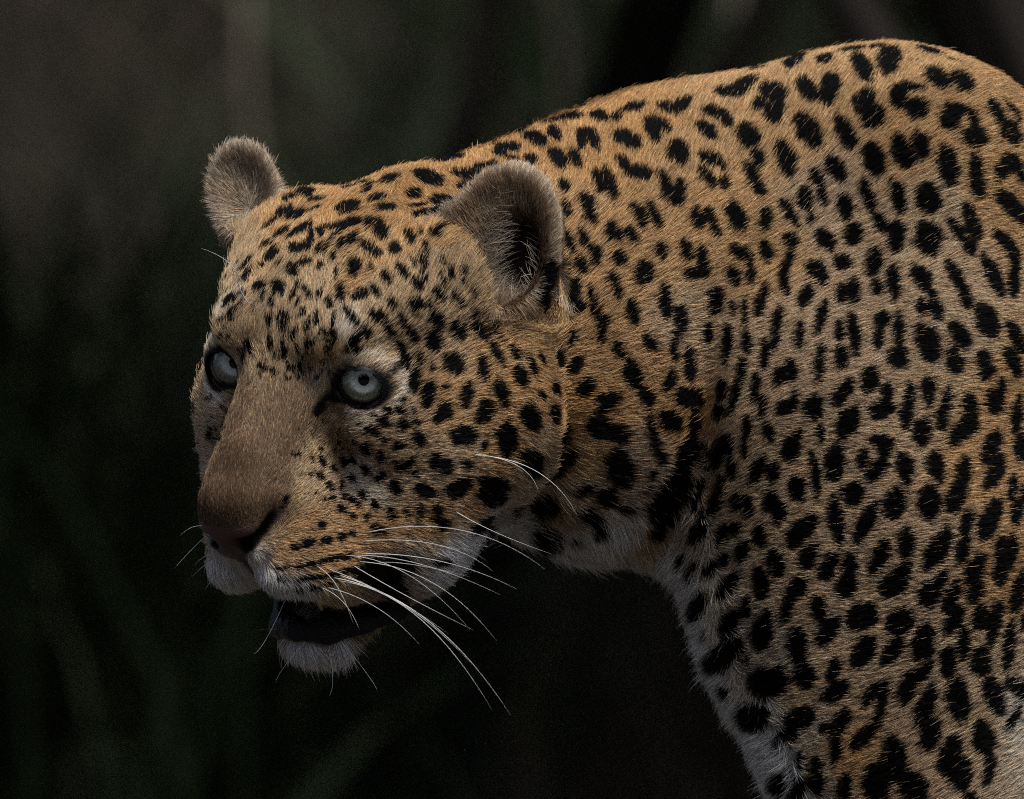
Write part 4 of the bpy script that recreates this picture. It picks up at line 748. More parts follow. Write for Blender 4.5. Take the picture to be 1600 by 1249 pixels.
-1055,-1451,5713,110,-613,-303,-217,28,-79,1;-1143,-817,5938,553,-48,0,0,-837,-350,1;-942,-1460,5748,553,-253,0,0,-405,-258,1;-886,-1449,5769,490,33,131,72,-418,-267,1;-900,-784,5965,532,-274,47,20,-561,-230,1;-791,-1044,5960,-189,-1099,-520,-303,443,110,2;-683,-132,5868,520,237,189,110,492,-303,2;-670,-956,6011,585,402,273,164,-901,-351,2;
-747,-1238,5900,502,286,183,82,-537,-225,1;-696,-1346,5850,593,169,83,36,-466,-256,1;-899,-1287,5852,771,-166,136,72,-963,-408,1;-1077,-943,5892,507,-198,0,0,-420,-184,1;-1238,-867,5909,433,135,158,57,-367,-156,1;-1104,-1440,5696,44,-939,-505,-202,145,-18,1;-1262,-978,5836,484,116,226,117,-416,-251,1;-1193,-1049,5811,771,-209,136,56,-625,-318,1;
-1079,-1085,5839,376,19,175,86,-489,-184,1;-1340,-1032,5764,318,114,267,107,-266,-127,1;-1263,-1185,5713,559,74,323,129,-598,-223,1;-1162,-1315,5723,703,-6,440,147,-655,-234,1;-1004,-1435,5743,643,-306,56,18,-352,-202,1;-943,-1494,5724,-142,-503,-390,-173,156,63,1;-844,-1464,5767,282,274,237,118,-237,-141,1;-791,-1483,5760,-132,-463,-364,-173,102,63,1;
-727,-1522,5731,191,-823,-712,-427,-143,-114,1;-1348,-1218,5649,399,-38,230,101,-466,-176,1;-1321,-1375,5587,443,184,443,222,-714,-222,1;-1192,-1480,5625,415,-454,0,0,-566,-332,1;-1131,-1519,5636,339,166,284,190,-504,-226,1;-1059,-1577,5627,-158,-490,-433,-208,209,76,1;-1006,-1572,5649,-312,-740,-668,-150,151,70,1;-939,-1595,5649,-164,-498,-450,-225,159,82,1;
-873,-1582,5672,-308,-384,-367,-212,241,178,1;-793,-1633,5631,353,-337,-296,-225,-275,-268,1;-750,-1670,5599,353,-349,-296,-213,-259,-254,1;-865,-1735,5521,0,-525,-599,-424,54,0,1;-856,-1790,5460,0,-293,-323,-111,16,0,1;-641,-1662,5617,230,-540,-399,-335,-181,-194,1;-1204,-1635,5504,221,-576,-383,-287,30,-166,1;-1140,-1631,5546,433,-88,158,82,-311,-225,1;
-1055,-1690,5528,-213,-168,-254,-155,178,130,1;-981,-1667,5574,-161,-240,-279,-176,150,101,1;-966,-1748,5489,44,-429,-505,-165,18,-14,1;-1382,-1570,5419,399,-85,230,147,-446,-255,1;-1280,-1668,5408,442,-354,0,0,-354,-406,1;-938,-1854,5375,21,-555,-599,-304,55,-11,1;-1176,-1726,5425,-101,-162,-277,-156,129,57,1;-1199,-1751,5372,-234,-205,-501,-134,118,62,1;
-1121,-1787,5379,276,-507,-479,-192,9,-111,1;-1060,-1818,5375,-126,-247,-346,-191,137,69,1;-1003,-1883,5325,67,-360,-381,-254,42,-45,1;-860,-1890,5346,295,-21,0,0,-192,-230,1;-816,-1869,5375,332,-18,0,0,-221,-276,1;-753,-1860,5391,254,-289,-362,-211,-102,-148,1;-689,-1807,5467,240,-370,-415,-255,-86,-147,1;-772,-1751,5517,101,-276,-277,-139,-27,-50,1;
-664,-1896,5325,221,-161,-383,-223,-75,-129,1;-1450,-1252,5553,237,114,282,141,-420,-118,1;-1452,-1384,5481,-189,-651,-520,-156,333,57,1;-1367,-1639,5365,-126,-224,-346,-156,168,57,1;-1309,-1707,5326,56,-240,-318,-127,70,-22,1;-1145,-1852,5276,-110,-150,-303,-208,205,76,1;-1174,-1797,5326,-126,-158,-346,-130,113,47,1;-1546,-1491,5345,318,-64,267,178,-638,-212,1;
-1377,-1406,5526,230,-315,0,0,-250,-138,1;-1284,-1506,5543,239,-85,138,55,-216,-96,1;-600,-1789,5502,286,-393,-457,-241,-101,-151,1;-485,-1756,5560,225,-317,-389,-208,-60,-120,1;-539,-1759,5546,133,-255,-285,-136,-36,-63,1;-516,-1838,5430,279,-145,-333,-229,-120,-193,1;-539,-1888,5315,292,-45,-417,-233,-82,-163,1;-602,-1910,5232,222,6,-475,-231,-48,-108,1;
-759,-1943,5252,262,-114,-454,-246,-118,-142,1;-713,-1932,5252,289,-32,-344,-218,-116,-183,1;-673,-1930,5183,264,142,-496,-238,-71,-127,1;-885,-1962,5251,457,-351,-545,-218,-122,-183,1;-803,-1979,5174,206,28,-441,-285,-121,-133,1;-544,-1891,5157,369,183,-472,-212,-22,-166,1;-876,-2008,5114,-457,-102,-545,-241,-95,202,1;-842,-1986,5074,376,105,101,47,48,-174,1;
-608,-1888,5080,222,154,-475,-244,-26,-114,1;-585,-1881,5002,155,-38,-579,-362,-59,-97,1;-501,-1869,5028,258,31,-217,-168,-74,-201,1;-1249,-1802,5229,174,-464,-651,-362,230,-97,1;-1333,-1748,5221,0,-153,-374,-187,113,0,1;-1329,-1785,5109,0,-114,-449,-187,136,0,1;-1147,-1853,5272,-115,-157,-317,-197,194,72,1;-1124,-1918,5206,-116,-206,-434,-159,146,43,1;
-1075,-1940,5220,-142,-141,-305,-149,137,70,1;-1192,-1883,5160,-166,-18,-457,-197,219,72,1;-1254,-1846,5068,0,-74,-562,-210,145,0,1;-1175,-1910,5074,29,9,-336,-134,131,-12,1;-1124,-1961,5085,0,19,-449,-135,115,0,1;-1089,-1986,5108,0,-32,-262,-75,44,0,1;-985,-1977,5217,-130,-451,-737,-162,49,29,1;-974,-2015,5142,-78,-124,-442,-147,12,26,1;
-1002,-2017,5079,-39,99,-448,-104,13,9,1;-1228,-1867,4988,33,-38,-373,-134,59,-12,1;-1171,-1895,4982,29,66,-336,-164,83,-14,1;-1314,-1836,4956,225,-110,0,0,-46,-135,1;-1310,-1710,5322,0,-191,-300,-105,69,0,1;-1368,-1795,4972,327,-346,-189,-118,13,-205,1;-1310,-1844,4940,29,-151,-329,-129,56,-11,1;-1230,-1866,4993,0,-22,-354,-130,68,0,1;
-1168,-1896,4978,29,65,-329,-165,83,-14,1;-1186,-1888,4924,260,-47,0,0,-18,-142,1;-1236,-1879,4913,236,-55,0,0,-42,-142,1;-1447,-1701,5095,51,7,-588,-141,105,-12,1;-680,-1944,4734,275,-1,-231,-164,-4,-195,1;-608,-1944,4734,292,-28,-168,-150,-29,-259,1;-697,-1942,4668,291,-8,-291,-222,26,-222,1;-589,-1948,4652,0,22,-389,-344,9,0,1;
-515,-1945,4671,-29,-3,-336,-179,-25,16,1;-537,-1944,4731,144,-7,-172,-103,-16,-87,1;-752,-1934,4622,323,37,-291,-170,37,-189,1;-690,-1928,4576,233,12,-163,-112,60,-159,1;-499,-1935,4574,422,106,-154,-115,24,-317,1;-620,-1929,4542,-324,94,-187,-135,-48,233,1;-802,-1880,4522,291,161,-291,-238,288,-238,1;-710,-1884,4483,75,196,-428,-280,137,-49,1;
-871,-1720,4454,241,-236,-202,-135,243,-161,1;-926,-1692,4445,337,14,-195,-142,-202,-246,1;-588,-1897,4430,-486,157,-281,-150,-72,259,1;-548,-1910,4462,-229,61,-193,-96,-40,115,1;-637,-1895,4451,187,-45,0,0,41,-112,1;-795,-1786,4403,180,-107,-311,-246,265,-142,1;-1046,-1807,4447,184,59,-394,-176,-211,-82,1;-984,-1755,4409,157,55,-272,-156,-205,-90,1;
-1054,-1795,4519,105,49,-182,-130,-143,-75,1;-981,-1712,4512,135,146,0,0,-21,-112,1;-1104,-1861,4474,120,103,-208,-104,-125,-60,1;-1172,-1929,4493,94,73,-162,-84,-77,-49,1;-1199,-1951,4490,106,72,-126,-69,-57,-58,1;-882,-1727,4352,272,-80,-157,-142,-63,-246,1;-712,-1837,4364,-389,256,-225,-120,14,208,1;-525,-1880,4381,285,27,0,0,63,-180,1;
-629,-1855,4311,243,54,-422,-337,101,-195,1;-469,-1837,4293,553,217,-98,-68,119,-383,1;-1055,-1840,4371,157,58,-272,-195,-214,-112,1;-1004,-1810,4313,231,148,-275,-172,-207,-144,1;-1112,-1890,4378,94,45,-162,-104,-108,-60,1;-940,-1753,4315,62,-64,-354,-206,-156,-36,1;-813,-1784,4260,241,-181,-287,-218,65,-183,1;-900,-1760,4248,357,-107,-206,-105,-57,-182,1;
-851,-1781,4220,344,-221,-289,-120,-5,-143,1;-988,-1808,4248,265,229,-47,-31,-48,-177,1;-1035,-1853,4242,195,169,0,0,-12,-135,1;-1075,-1881,4279,150,116,0,0,-23,-135,1;-1246,-1991,4244,-87,-24,-239,-183,-115,67,1;-1264,-1993,4201,187,87,0,0,35,-135,1;-934,-1785,4190,339,62,-158,-114,-105,-244,1;-744,-1820,4211,279,-123,-333,-206,36,-173,1;
-655,-1832,4164,78,37,-442,-280,1,-49,1;-571,-1824,4164,0,74,-359,-225,-44,0,1;-502,-1805,4164,0,154,-539,-240,-86,0,1;-408,-1759,4162,-101,168,-575,-265,-187,47,1;-868,-1798,4146,253,-64,-92,-72,-38,-197,1;-789,-1816,4145,47,-29,-265,-162,31,-29,1;-1045,-1858,4103,270,182,0,0,4,-225,1;-838,-1933,4660,135,-27,0,0,10,-112,1;
-755,-1943,4706,187,6,0,0,24,-135,1;-803,-1933,4628,105,31,-182,-117,25,-67,1;-898,-1899,4617,0,53,-187,-90,68,0,1;-864,-1888,4559,135,65,-161,-92,115,-77,1;-905,-1757,4524,135,11,-161,-103,334,-87,1;-961,-1705,4553,150,78,0,0,32,-112,1;-1159,-1929,4381,150,124,0,0,-10,-75,1;-591,-1934,4792,90,-52,-246,-183,-11,-67,1;
-1046,-1858,4100,283,191,0,0,4,-236,1;-879,-1795,4150,236,-47,0,0,-51,-189,1;-797,-1815,4141,130,-43,-225,-184,29,-106,1;-1194,-1931,3977,307,155,0,0,31,-213,1;-1122,-1896,4001,419,204,74,45,53,-256,1;-1019,-1853,4012,395,142,70,41,-26,-233,1;-938,-1827,4032,307,56,0,0,-61,-283,1;-879,-1817,4048,283,3,0,0,-30,-189,1;
-752,-1822,4077,236,-21,0,0,19,-331,1;-702,-1824,4068,236,-8,0,0,29,-283,1;-1252,-1993,4232,236,129,0,0,29,-165,1;-1258,-1936,3857,529,184,46,10,50,-118,1;-1168,-1893,3870,523,226,92,27,64,-151,1;-1077,-1871,3888,577,66,123,37,24,-173,1;-987,-1857,3910,627,164,168,52,10,-194,1;-906,-1832,3923,456,133,122,49,14,-182,1;
-1258,-1900,3793,472,191,0,0,78,-106,1;-1150,-1848,3797,529,110,46,13,125,-153,1;-1069,-1849,3806,523,-33,92,31,80,-174,1;-969,-1841,3828,570,142,153,49,83,-182,1;-888,-1811,3846,499,178,182,65,88,-178,1;-1178,-1798,3737,413,192,0,0,154,-106,1;-1087,-1801,3744,472,-114,0,0,149,-130,1;-1006,-1823,3769,444,-20,162,57,102,-155,1;
-798,-1752,3814,798,474,-214,-107,207,-399,1;-717,-1714,3805,995,1096,-835,-455,359,-543,1;-636,-1571,3731,531,2355,-920,-614,568,-354,1;-598,-1741,3886,777,431,-283,-162,215,-444,1;-671,-1744,3859,708,169,0,0,323,-472,1;-1018,-1996,5170,-72,-38,-134,-58,30,31,0;-1195,-1837,5242,11,-116,-167,-72,55,-5,0;-1055,-1991,5153,-31,-68,-211,-91,45,13,0;
-1287,-1832,5024,54,-68,-189,-81,41,-23,0;-1005,-1927,4949,-2,125,-233,-100,47,1,0;-1143,-1897,4942,-29,30,-158,-68,12,12,0;-1252,-1821,5180,-25,-101,-285,-123,105,11,0;-1331,-1694,5324,-1,-160,-238,-102,67,0,0;-1020,-2010,5133,-37,-63,-279,-120,45,16,0;-1255,-1842,5084,19,-38,-172,-74,53,-8,0;-1149,-1925,5033,-56,130,-203,-87,60,24,0;
-1325,-1679,5352,31,-231,-285,-123,76,-13,0;-1049,-1939,5239,-82,-61,-122,-53,51,35,0;-1032,-1998,5157,26,-85,-180,-78,17,-11,0;-1317,-1741,5258,48,-129,-200,-86,41,-21,0;-1251,-1868,4935,0,-56,-200,-86,26,0,0;-1352,-1793,5014,-68,-6,-188,-81,71,29,0;-1053,-1918,4955,24,114,-151,-65,17,-10,0;-1099,-1979,5112,-121,57,-181,-78,56,52,0;
-1478,-1675,5071,-2,59,-248,-107,79,1,0;-1469,-1687,5101,69,-11,-205,-88,59,-30,0;-1338,-1779,5106,-65,-6,-225,-97,79,28,0;-1483,-1592,5324,12,-222,-198,-85,66,-5,0;-1263,-1701,5383,22,-172,-213,-92,60,-9,0;-1251,-1839,5125,-88,30,-212,-92,82,38,0;-1468,-1556,5366,-68,-164,-177,-76,115,29,0;-1116,-1945,5171,-15,-119,-252,-109,88,6,0;
-1419,-1663,5292,-57,-106,-196,-84,68,24,0;-1037,-1973,5011,-96,206,-216,-93,-15,41,0;-1512,-1600,5292,-23,-239,-276,-119,106,10,0;-1323,-1778,5150,26,-73,-191,-82,54,-11,0;-1120,-1960,5126,-11,-51,-236,-102,81,5,0;-1261,-1703,5383,-33,-185,-286,-123,100,14,0;-1076,-1913,5254,-14,-200,-257,-111,68,6,0;-1483,-1657,5024,-76,170,-273,-118,136,33,0;
-1387,-1801,4932,117,-218,-188,-81,37,-51,0;-1077,-1894,4918,-101,127,-247,-107,-20,44,0;-1308,-1815,5044,-30,-46,-280,-121,79,13,0;-1107,-1905,5241,-35,-92,-146,-63,53,15,0;-1027,-2011,5074,25,68,-238,-102,34,-11,0;-1101,-1978,5108,-11,-16,-203,-88,57,5,0;-1347,-1729,5246,-8,-95,-213,-92,54,3,0;-1115,-1917,4978,-19,180,-259,-112,42,8,0;
-1003,-2018,5092,-112,37,-207,-89,11,48,0;-1505,-1658,5083,-86,131,-197,-85,50,37,0;-1025,-1781,5432,-71,-106,-150,-65,45,30,0;-1073,-1890,5284,-21,-123,-159,-69,43,9,0;-1496,-1649,5044,94,-46,-129,-55,83,-40,0;-1187,-1802,5306,1,-109,-161,-69,46,0,0;-1205,-1878,4970,-8,-14,-242,-104,41,3,0;-1087,-1985,5067,-61,69,-163,-70,32,26,0;
-1035,-1989,5174,31,-137,-245,-105,27,-13,0;-1612,-1800,4574,-112,104,-152,-88,261,65,0;-1670,-1165,4614,-2,117,-147,-85,132,1,0;-1686,-1141,4619,-34,159,-143,-83,126,20,0;-1612,-1372,4758,-56,56,-140,-81,54,32,0;-1590,-1782,4631,-124,148,-120,-69,226,71,0;-1666,-1271,4708,-12,138,-194,-112,255,7,0;-1672,-1273,4795,-54,117,-154,-89,214,31,0;
-1680,-1179,4651,-18,200,-185,-107,208,11,0;-1675,-1135,4580,-62,136,-79,-46,44,36,0;-1684,-1143,4616,-65,185,-105,-61,76,38,0;-1591,-1385,4744,-56,52,-144,-83,48,33,0;-1651,-1174,4590,-42,147,-131,-75,77,25,0;-1651,-1254,4658,-71,225,-66,-38,27,41,0;-1689,-1218,4801,-86,184,-156,-90,219,50,0;-1611,-1786,4582,-35,-50,-137,-79,200,20,0;
-1686,-1123,4590,-56,191,-190,-110,157,32,0;-1622,-1218,4595,-105,319,-153,-89,50,60,0;-1665,-1191,4635,-52,250,-154,-89,136,30,0;-1608,-1331,4661,-69,134,-76,-44,0,40,0;-1664,-1300,4815,-66,172,-138,-80,186,38,0;-1613,-1771,4582,-74,14,-173,-100,271,43,0;-1640,-1244,4634,-21,231,-142,-82,141,12,0;-1616,-1777,4573,-88,146,-57,-33,124,51,0;
-1649,-1178,4592,-34,124,-114,-66,69,19,0;-1592,-1380,4726,-20,36,-103,-59,35,12,0;-1655,-1152,4564,-110,218,-141,-82,70,64,0;-1529,-1226,5481,-20,-210,-173,-74,154,9,0;-1563,-1631,5146,-157,147,-218,-94,81,67,0;-1585,-1567,5247,-37,-177,-237,-101,154,16,0;-1581,-1608,5191,-62,5,-196,-84,96,27,0;-1537,-1586,5284,-129,-101,-228,-98,147,55,0;
-1528,-1384,5413,-76,-97,-132,-56,150,33,0;-1520,-1634,5241,-58,-69,-169,-72,68,25,0;-1572,-1504,5311,-76,-202,-223,-96,218,33,0;-1598,-1590,5160,-101,196,-240,-103,145,43,0;-1604,-1557,5225,-105,0,-209,-89,194,45,0;-1542,-1472,5359,-53,-424,-296,-127,239,23,0;-1541,-1615,5245,-147,-66,-259,-111,141,63,0;-1612,-1463,5092,-152,437,-256,-110,203,65,0;
-1559,-1589,5257,-36,-129,-200,-86,102,16,0;-1147,-1904,4556,74,74,-106,-63,-59,-44,0;-1148,-1909,4734,40,14,-70,-42,-23,-24,0;-944,-1850,4706,54,-97,-92,-55,87,-32,0;-1070,-1843,4718,40,101,-62,-37,-44,-24,0;-1205,-1956,4479,33,19,-62,-37,-29,-20,0;-1214,-1962,4491,102,62,-57,-34,-28,-61,0;-982,-1805,4657,10,32,-116,-70,80,-6,0;
-1143,-1900,4529,62,61,-81,-48,-51,-37,0;-1026,-1807,4728,44,40,-75,-45,-8,-26,0;-1111,-1869,4474,10,1,-68,-41,-47,-6,0;-1044,-1801,4679,76,87,-109,-66,-24,-46,0;-1175,-1929,4626,49,32,-103,-62,-40,-30,0;-975,-1811,4722,71,-48,-57,-34,37,-43,0;-932,-1687,4519,66,18,-115,-69,32,-40,0;-1100,-1849,4509,62,71,-55,-33,-70,-37,0;
-946,-1685,4503,69,19,-110,-66,-38,-41,0;-1082,-1864,4723,13,45,-105,-63,-64,-8,0;-961,-1791,4606,77,-15,-92,-55,172,-46,0;-1125,-1894,4660,60,61,-82,-49,-38,-36,0;-960,-1794,4607,60,-4,-76,-46,138,-36,0;-1017,-1764,4480,94,77,-86,-52,-79,-56,0;-948,-1846,4633,47,-35,-85,-51,113,-28,0;-1017,-1796,4679,63,2,-65,-39,7,-38,0;
-950,-1727,4565,32,131,-101,-61,127,-19,0;-1017,-1774,4612,55,61,-47,-28,10,-33,0;-919,-1893,4688,44,-33,-100,-60,59,-26,0;-609,-1945,4623,86,0,-53,-34,8,-55,0;-728,-1931,4602,49,20,-87,-56,13,-32,0;-579,-1932,4539,44,19,-101,-65,11,-29,0;-704,-1928,4583,83,6,-54,-35,20,-54,0;-572,-1947,4703,86,-5,-81,-52,-5,-56,0;
-706,-1922,4564,110,10,-79,-51,32,-71,0;-675,-1944,4669,75,-4,-37,-24,4,-49,0;-650,-1945,4651,51,2,-72,-47,7,-33,0;-655,-1944,4725,100,-8,-77,-50,-4,-65,0;-725,-1939,4647,47,5,-66,-43,5,-30,0;-378,-1769,5557,156,-146,-298,-134,-32,-70,0;-497,-1876,5328,191,-37,-352,-158,-66,-86,0;-444,-1863,5234,51,51,-300,-135,-61,-23,0;
-495,-1840,5421,132,-76,-208,-94,-40,-59,0;-277,-1790,5332,20,66,-321,-144,-73,-9,0;-205,-1738,5288,199,261,-334,-150,-62,-90,0;-216,-1767,5391,232,149,-322,-145,-67,-105,0;-519,-1891,5269,178,15,-305,-137,-44,-80,0;-272,-1788,5446,124,15,-245,-110,-45,-56,0;-466,-1699,5632,51,-447,-441,-198,44,-23,0;-262,-1772,5513,136,-65,-382,-172,-61,-61,0;
-345,-1799,5478,81,-74,-268,-121,-28,-36,0;-488,-1811,5476,169,-248,-416,-187,-49,-76,0;-444,-1861,5319,312,86,-199,-90,-52,-141,0;-483,-1764,5549,82,-171,-228,-103,-15,-37,0;-330,-1790,5498,122,-101,-376,-169,-41,-55,0;-1558,-1473,5343,-94,-132,-179,-90,228,47,0;-1560,-1353,5389,-98,-43,-150,-75,219,49,0;-1507,-1144,5554,-118,17,-127,-63,207,59,0;
-1471,-1391,5462,-138,-188,-224,-112,293,69,0;-1482,-1519,5382,-158,-82,-176,-88,225,79,0;-1499,-1263,5498,-75,-121,-158,-79,198,38,0;-1483,-1272,5510,-193,80,-143,-72,280,96,0"""
SPOTS = []          # centre, normal, major half-axis vector, minor half-axis vector
for row in MARKS.replace('\n', '').split(';'):
    r = np.array([float(q) for q in row.split(',')])
    p, A, B, fl = r[:3] * 1e-4, r[3:6] * 1e-5, r[6:9] * 1e-5, int(r[9])
    n = unit(np.cross(A, B)); n = n if n[1] < 0 else -n
    SPOTS.append((p, n, A * MARK_SCALE, B * MARK_SCALE))
    if fl:
        m = mirror(p, fl == 1)
        mp, mn = nearest(m)
        if np.linalg.norm(mp - m) < 0.06 and mn[1] > -0.15:
            va, vb = mirror_dir(A, fl == 1), mirror_dir(B, fl == 1)
            SPOTS.append((mp, mn, va - mn * (va @ mn), vb - mn * (vb @ mn)))
n_seen = len(SPOTS)
# beyond the picture's right edge the rosettes go on over flank, rump, legs and tail
_taken = np.array([s[0] for s in SPOTS])
_ord = rng.permutation(len(SV))
_acc = []
for i in _ord[:60000]:
    p = SV[i]
    if p[0] < 0.292 and p[2] > 0.262 and SN[i][1] < 0.25:
        continue
    legz = p[2] < 0.30
    gap = 0.022 if legz else 0.034
    if p[0] < 0.30 and np.min(((_taken - p) ** 2).sum(1)) < (gap * 0.8) ** 2:
        continue
    if _acc and np.min(((np.array(_acc) - p) ** 2).sum(1)) < gap ** 2:
        continue
    if to_head(p)[0] > -150:
        continue
    _acc.append(p)
    n = SN[i]; t = comb[i]; bt = np.cross(n, t)
    if legz:
        SPOTS.append((p, n, t * 0.009, bt * 0.006))
    else:
        k = rng.integers(3, 5); ph = rng.uniform(0, 6.28)
        for j in range(k):
            th = ph + j * (5.2 / k)
            c = p + (t * math.cos(th) + bt * math.sin(th)) * 0.0115
            tv = -t * math.sin(th) + bt * math.cos(th); nv = np.cross(n, tv)
            SPOTS.append((c, n, tv * rng.uniform(.0065, .009), nv * rng.uniform(.0045, .006)))
print('spots', n_seen, len(SPOTS))


def spot_mask(P, soft=0.13):
    """how black the coat is at points P"""
    out = np.zeros(len(P))
    order = np.argsort(P[:, 0]); xs = P[order, 0]
    wob = 0.16 * vnoise(P, 0.0045, 7) + 0.10 * vnoise(P, 0.0018, 8)
    for p, n, A, B in SPOTS:
        R = max(np.linalg.norm(A), np.linalg.norm(B)) * 1.35
        i0, i1 = np.searchsorted(xs, (p[0] - R, p[0] + R))
        if i1 <= i0: continue
        ii = order[i0:i1]
        d = P[ii] - p
        near = (np.abs(d[:, 1]) < R + 0.01) & (np.abs(d[:, 2]) < R)
        ii = ii[near]; d = d[near]
        if not len(ii): continue
        h = d @ n
        aa, bb, ab = A @ A, B @ B, A @ B
        da, db = d @ A, d @ B
        det = aa * bb - ab * ab + 1e-18
        u = (da * bb - db * ab) / det; v = (db * aa - da * ab) / det
        m = np.sqrt(u * u + v * v) + wob[ii]
        al = (1 - smooth(1.0 - soft, 1.0 + soft, m)) * (np.abs(h) < 0.02)
        out[ii] = np.maximum(out[ii], al)
    return out


skin_spot = spot_mask(SV, 0.25) * (1 - np.clip(nose + nostril + mouth, 0, 1))
skin_final = skin_col * (1 - skin_spot[:, None]) + BLACK * skin_spot[:, None]
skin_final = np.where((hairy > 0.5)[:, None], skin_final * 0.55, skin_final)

# ------------------------------------------------------------------ the hide: one continuous mesh
skin_mat, nt, out = new_mat('leopard_hide')
bs = nt.nodes.new('ShaderNodeBsdfPrincipled')
ac = nt.nodes.new('ShaderNodeAttribute'); ac.attribute_name = 'coat'
ag = nt.nodes.new('ShaderNodeAttribute'); ag.attribute_name = 'gloss'
mr = nt.nodes.new('ShaderNodeMapRange')
mr.inputs[3].default_value = 0.75; mr.inputs[4].default_value = 0.18
nt.links.new(ag.outputs['Fac'], mr.inputs[0])
nt.links.new(mr.outputs[0], bs.inputs['Roughness'])
ms_ = nt.nodes.new('ShaderNodeMapRange'); ms_.inputs[3].default_value = 0.04; ms_.inputs[4].default_value = 0.55
nt.links.new(ag.outputs['Fac'], ms_.inputs[0]); nt.links.new(ms_.outputs[0], bs.inputs['Specular IOR Level'])
nt.links.new(ac.outputs['Color'], bs.inputs['Base Color'])
tc = nt.nodes.new('ShaderNodeTexCoord')
vo = nt.nodes.new('ShaderNodeTexVoronoi'); vo.inputs['Scale'].default_value = 900
nt.links.new(tc.outputs['Object'], vo.inputs['Vector'])
nz = nt.nodes.new('ShaderNodeTexNoise'); nz.inputs['Scale'].default_value = 260
nt.links.new(tc.outputs['Object'], nz.inputs['Vector'])
ad = nt.nodes.new('ShaderNodeMath'); ad.operation = 'ADD'
nt.links.new(vo.outputs['Distance'], ad.inputs[0]); nt.links.new(nz.outputs['Fac'], ad.inputs[1])
bu = nt.nodes.new('ShaderNodeBump'); bu.inputs['Strength'].default_value = 0.6; bu.inputs['Distance'].default_value = 0.0006
nt.links.new(ad.outputs[0], bu.inputs['Height']); nt.links.new(bu.outputs[0], bs.inputs['Normal'])
nt.links.new(bs.outputs[0], out.inputs['Surface'])

me = bpy.data.meshes.new('leopard_body')
me.vertices.add(len(SV)); me.vertices.foreach_set('co', SV.astype(np.float32).ravel())
me.loops.add(len(SQ) * 4); me.loops.foreach_set('vertex_index', SQ.astype(np.int32).ravel())
me.polygons.add(len(SQ)); me.polygons.foreach_set('loop_start', np.arange(0, len(SQ) * 4, 4, dtype=np.int32))
me.update(calc_edges=True)
me.polygons.foreach_set('use_smooth', np.ones(len(SQ), bool))
at_ = me.attributes.new('coat', 'FLOAT_COLOR', 'POINT')
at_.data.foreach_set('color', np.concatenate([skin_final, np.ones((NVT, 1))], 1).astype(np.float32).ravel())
ag_ = me.attributes.new('gloss', 'FLOAT', 'POINT')
ag_.data.foreach_set('value', gloss.astype(np.float32))
leopard = link_obj('leopard', me, None, skin_mat)
tag(leopard, 'tawny black-spotted leopard with lowered head, pale eyes and parted black lips', 'leopard')


# ------------------------------------------------------------------ fur
def fur_material(name):
    """opaque hair: each strand shades its neighbours, with a faint sheen along it"""
    m, nt, out = new_mat(name)
    h = nt.nodes.new('ShaderNodeBsdfPrincipled')
    h.inputs['Roughness'].default_value = 0.55
    h.inputs['Specular IOR Level'].default_value = 0.08
    a = nt.nodes.new('ShaderNodeAttribute'); a.attribute_name = 'coat'
    nt.links.new(a.outputs['Color'], h.inputs['Base Color'])
    nt.links.new(h.outputs[0], out.inputs['Surface'])
    return m


FUR_MAT = fur_material('leopard_fur')


def make_curves(name, pts, rad, colr, parent, mat):
    """pts (N,K,3), rad (N,K), colr (N,3) or (N,K,3)"""
    N, K, _ = pts.shape
    cu = bpy.data.hair_curves.new(name)
    cu.add_curves([K] * N)
    cu.attributes['position'].data.foreach_set('vector', pts.astype(np.float32).ravel())
    r = cu.attributes.get('radius') or cu.attributes.new('radius', 'FLOAT', 'POINT')
    r.data.foreach_set('value', rad.astype(np.float32).ravel())
    if colr.ndim == 2:
        colr = np.repeat(colr[:, None, :], K, 1)
    c = cu.attributes.new('coat', 'FLOAT_COLOR', 'POINT')
    c.data.foreach_set('color', np.concatenate([colr, np.ones((N, K, 1))], 2).astype(np.float32).ravel())
    return link_obj(name, cu, parent, mat)


def sample_hide(weight, count):
    """random places on the hide: quad corners' bilinear weights; weight per vertex"""
    A = SV[SQ[:, 0]]; Bq = SV[SQ[:, 1]]; Cq = SV[SQ[:, 2]]; Dq = SV[SQ[:, 3]]
    area = 0.5 * np.linalg.norm(np.cross(Cq - A, Dq - Bq), axis=1)
    wq = area * weight[SQ].mean(1)
    cdf = np.cumsum(wq); tot = cdf[-1]
    f = np.searchsorted(cdf, rng.random(count) * tot)
    f = np.minimum(f, len(SQ) - 1)
    u, v = rng.random(count), rng.random(count)
    w = np.stack([(1 - u) * (1 - v), u * (1 - v), u * v, (1 - u) * v], 1)
    return SQ[f], w


def interp(arr, q, w):
    if arr.ndim == 1:
        return (arr[q] * w).sum(1)
    return (arr[q] * w[:, :, None]).sum(1)


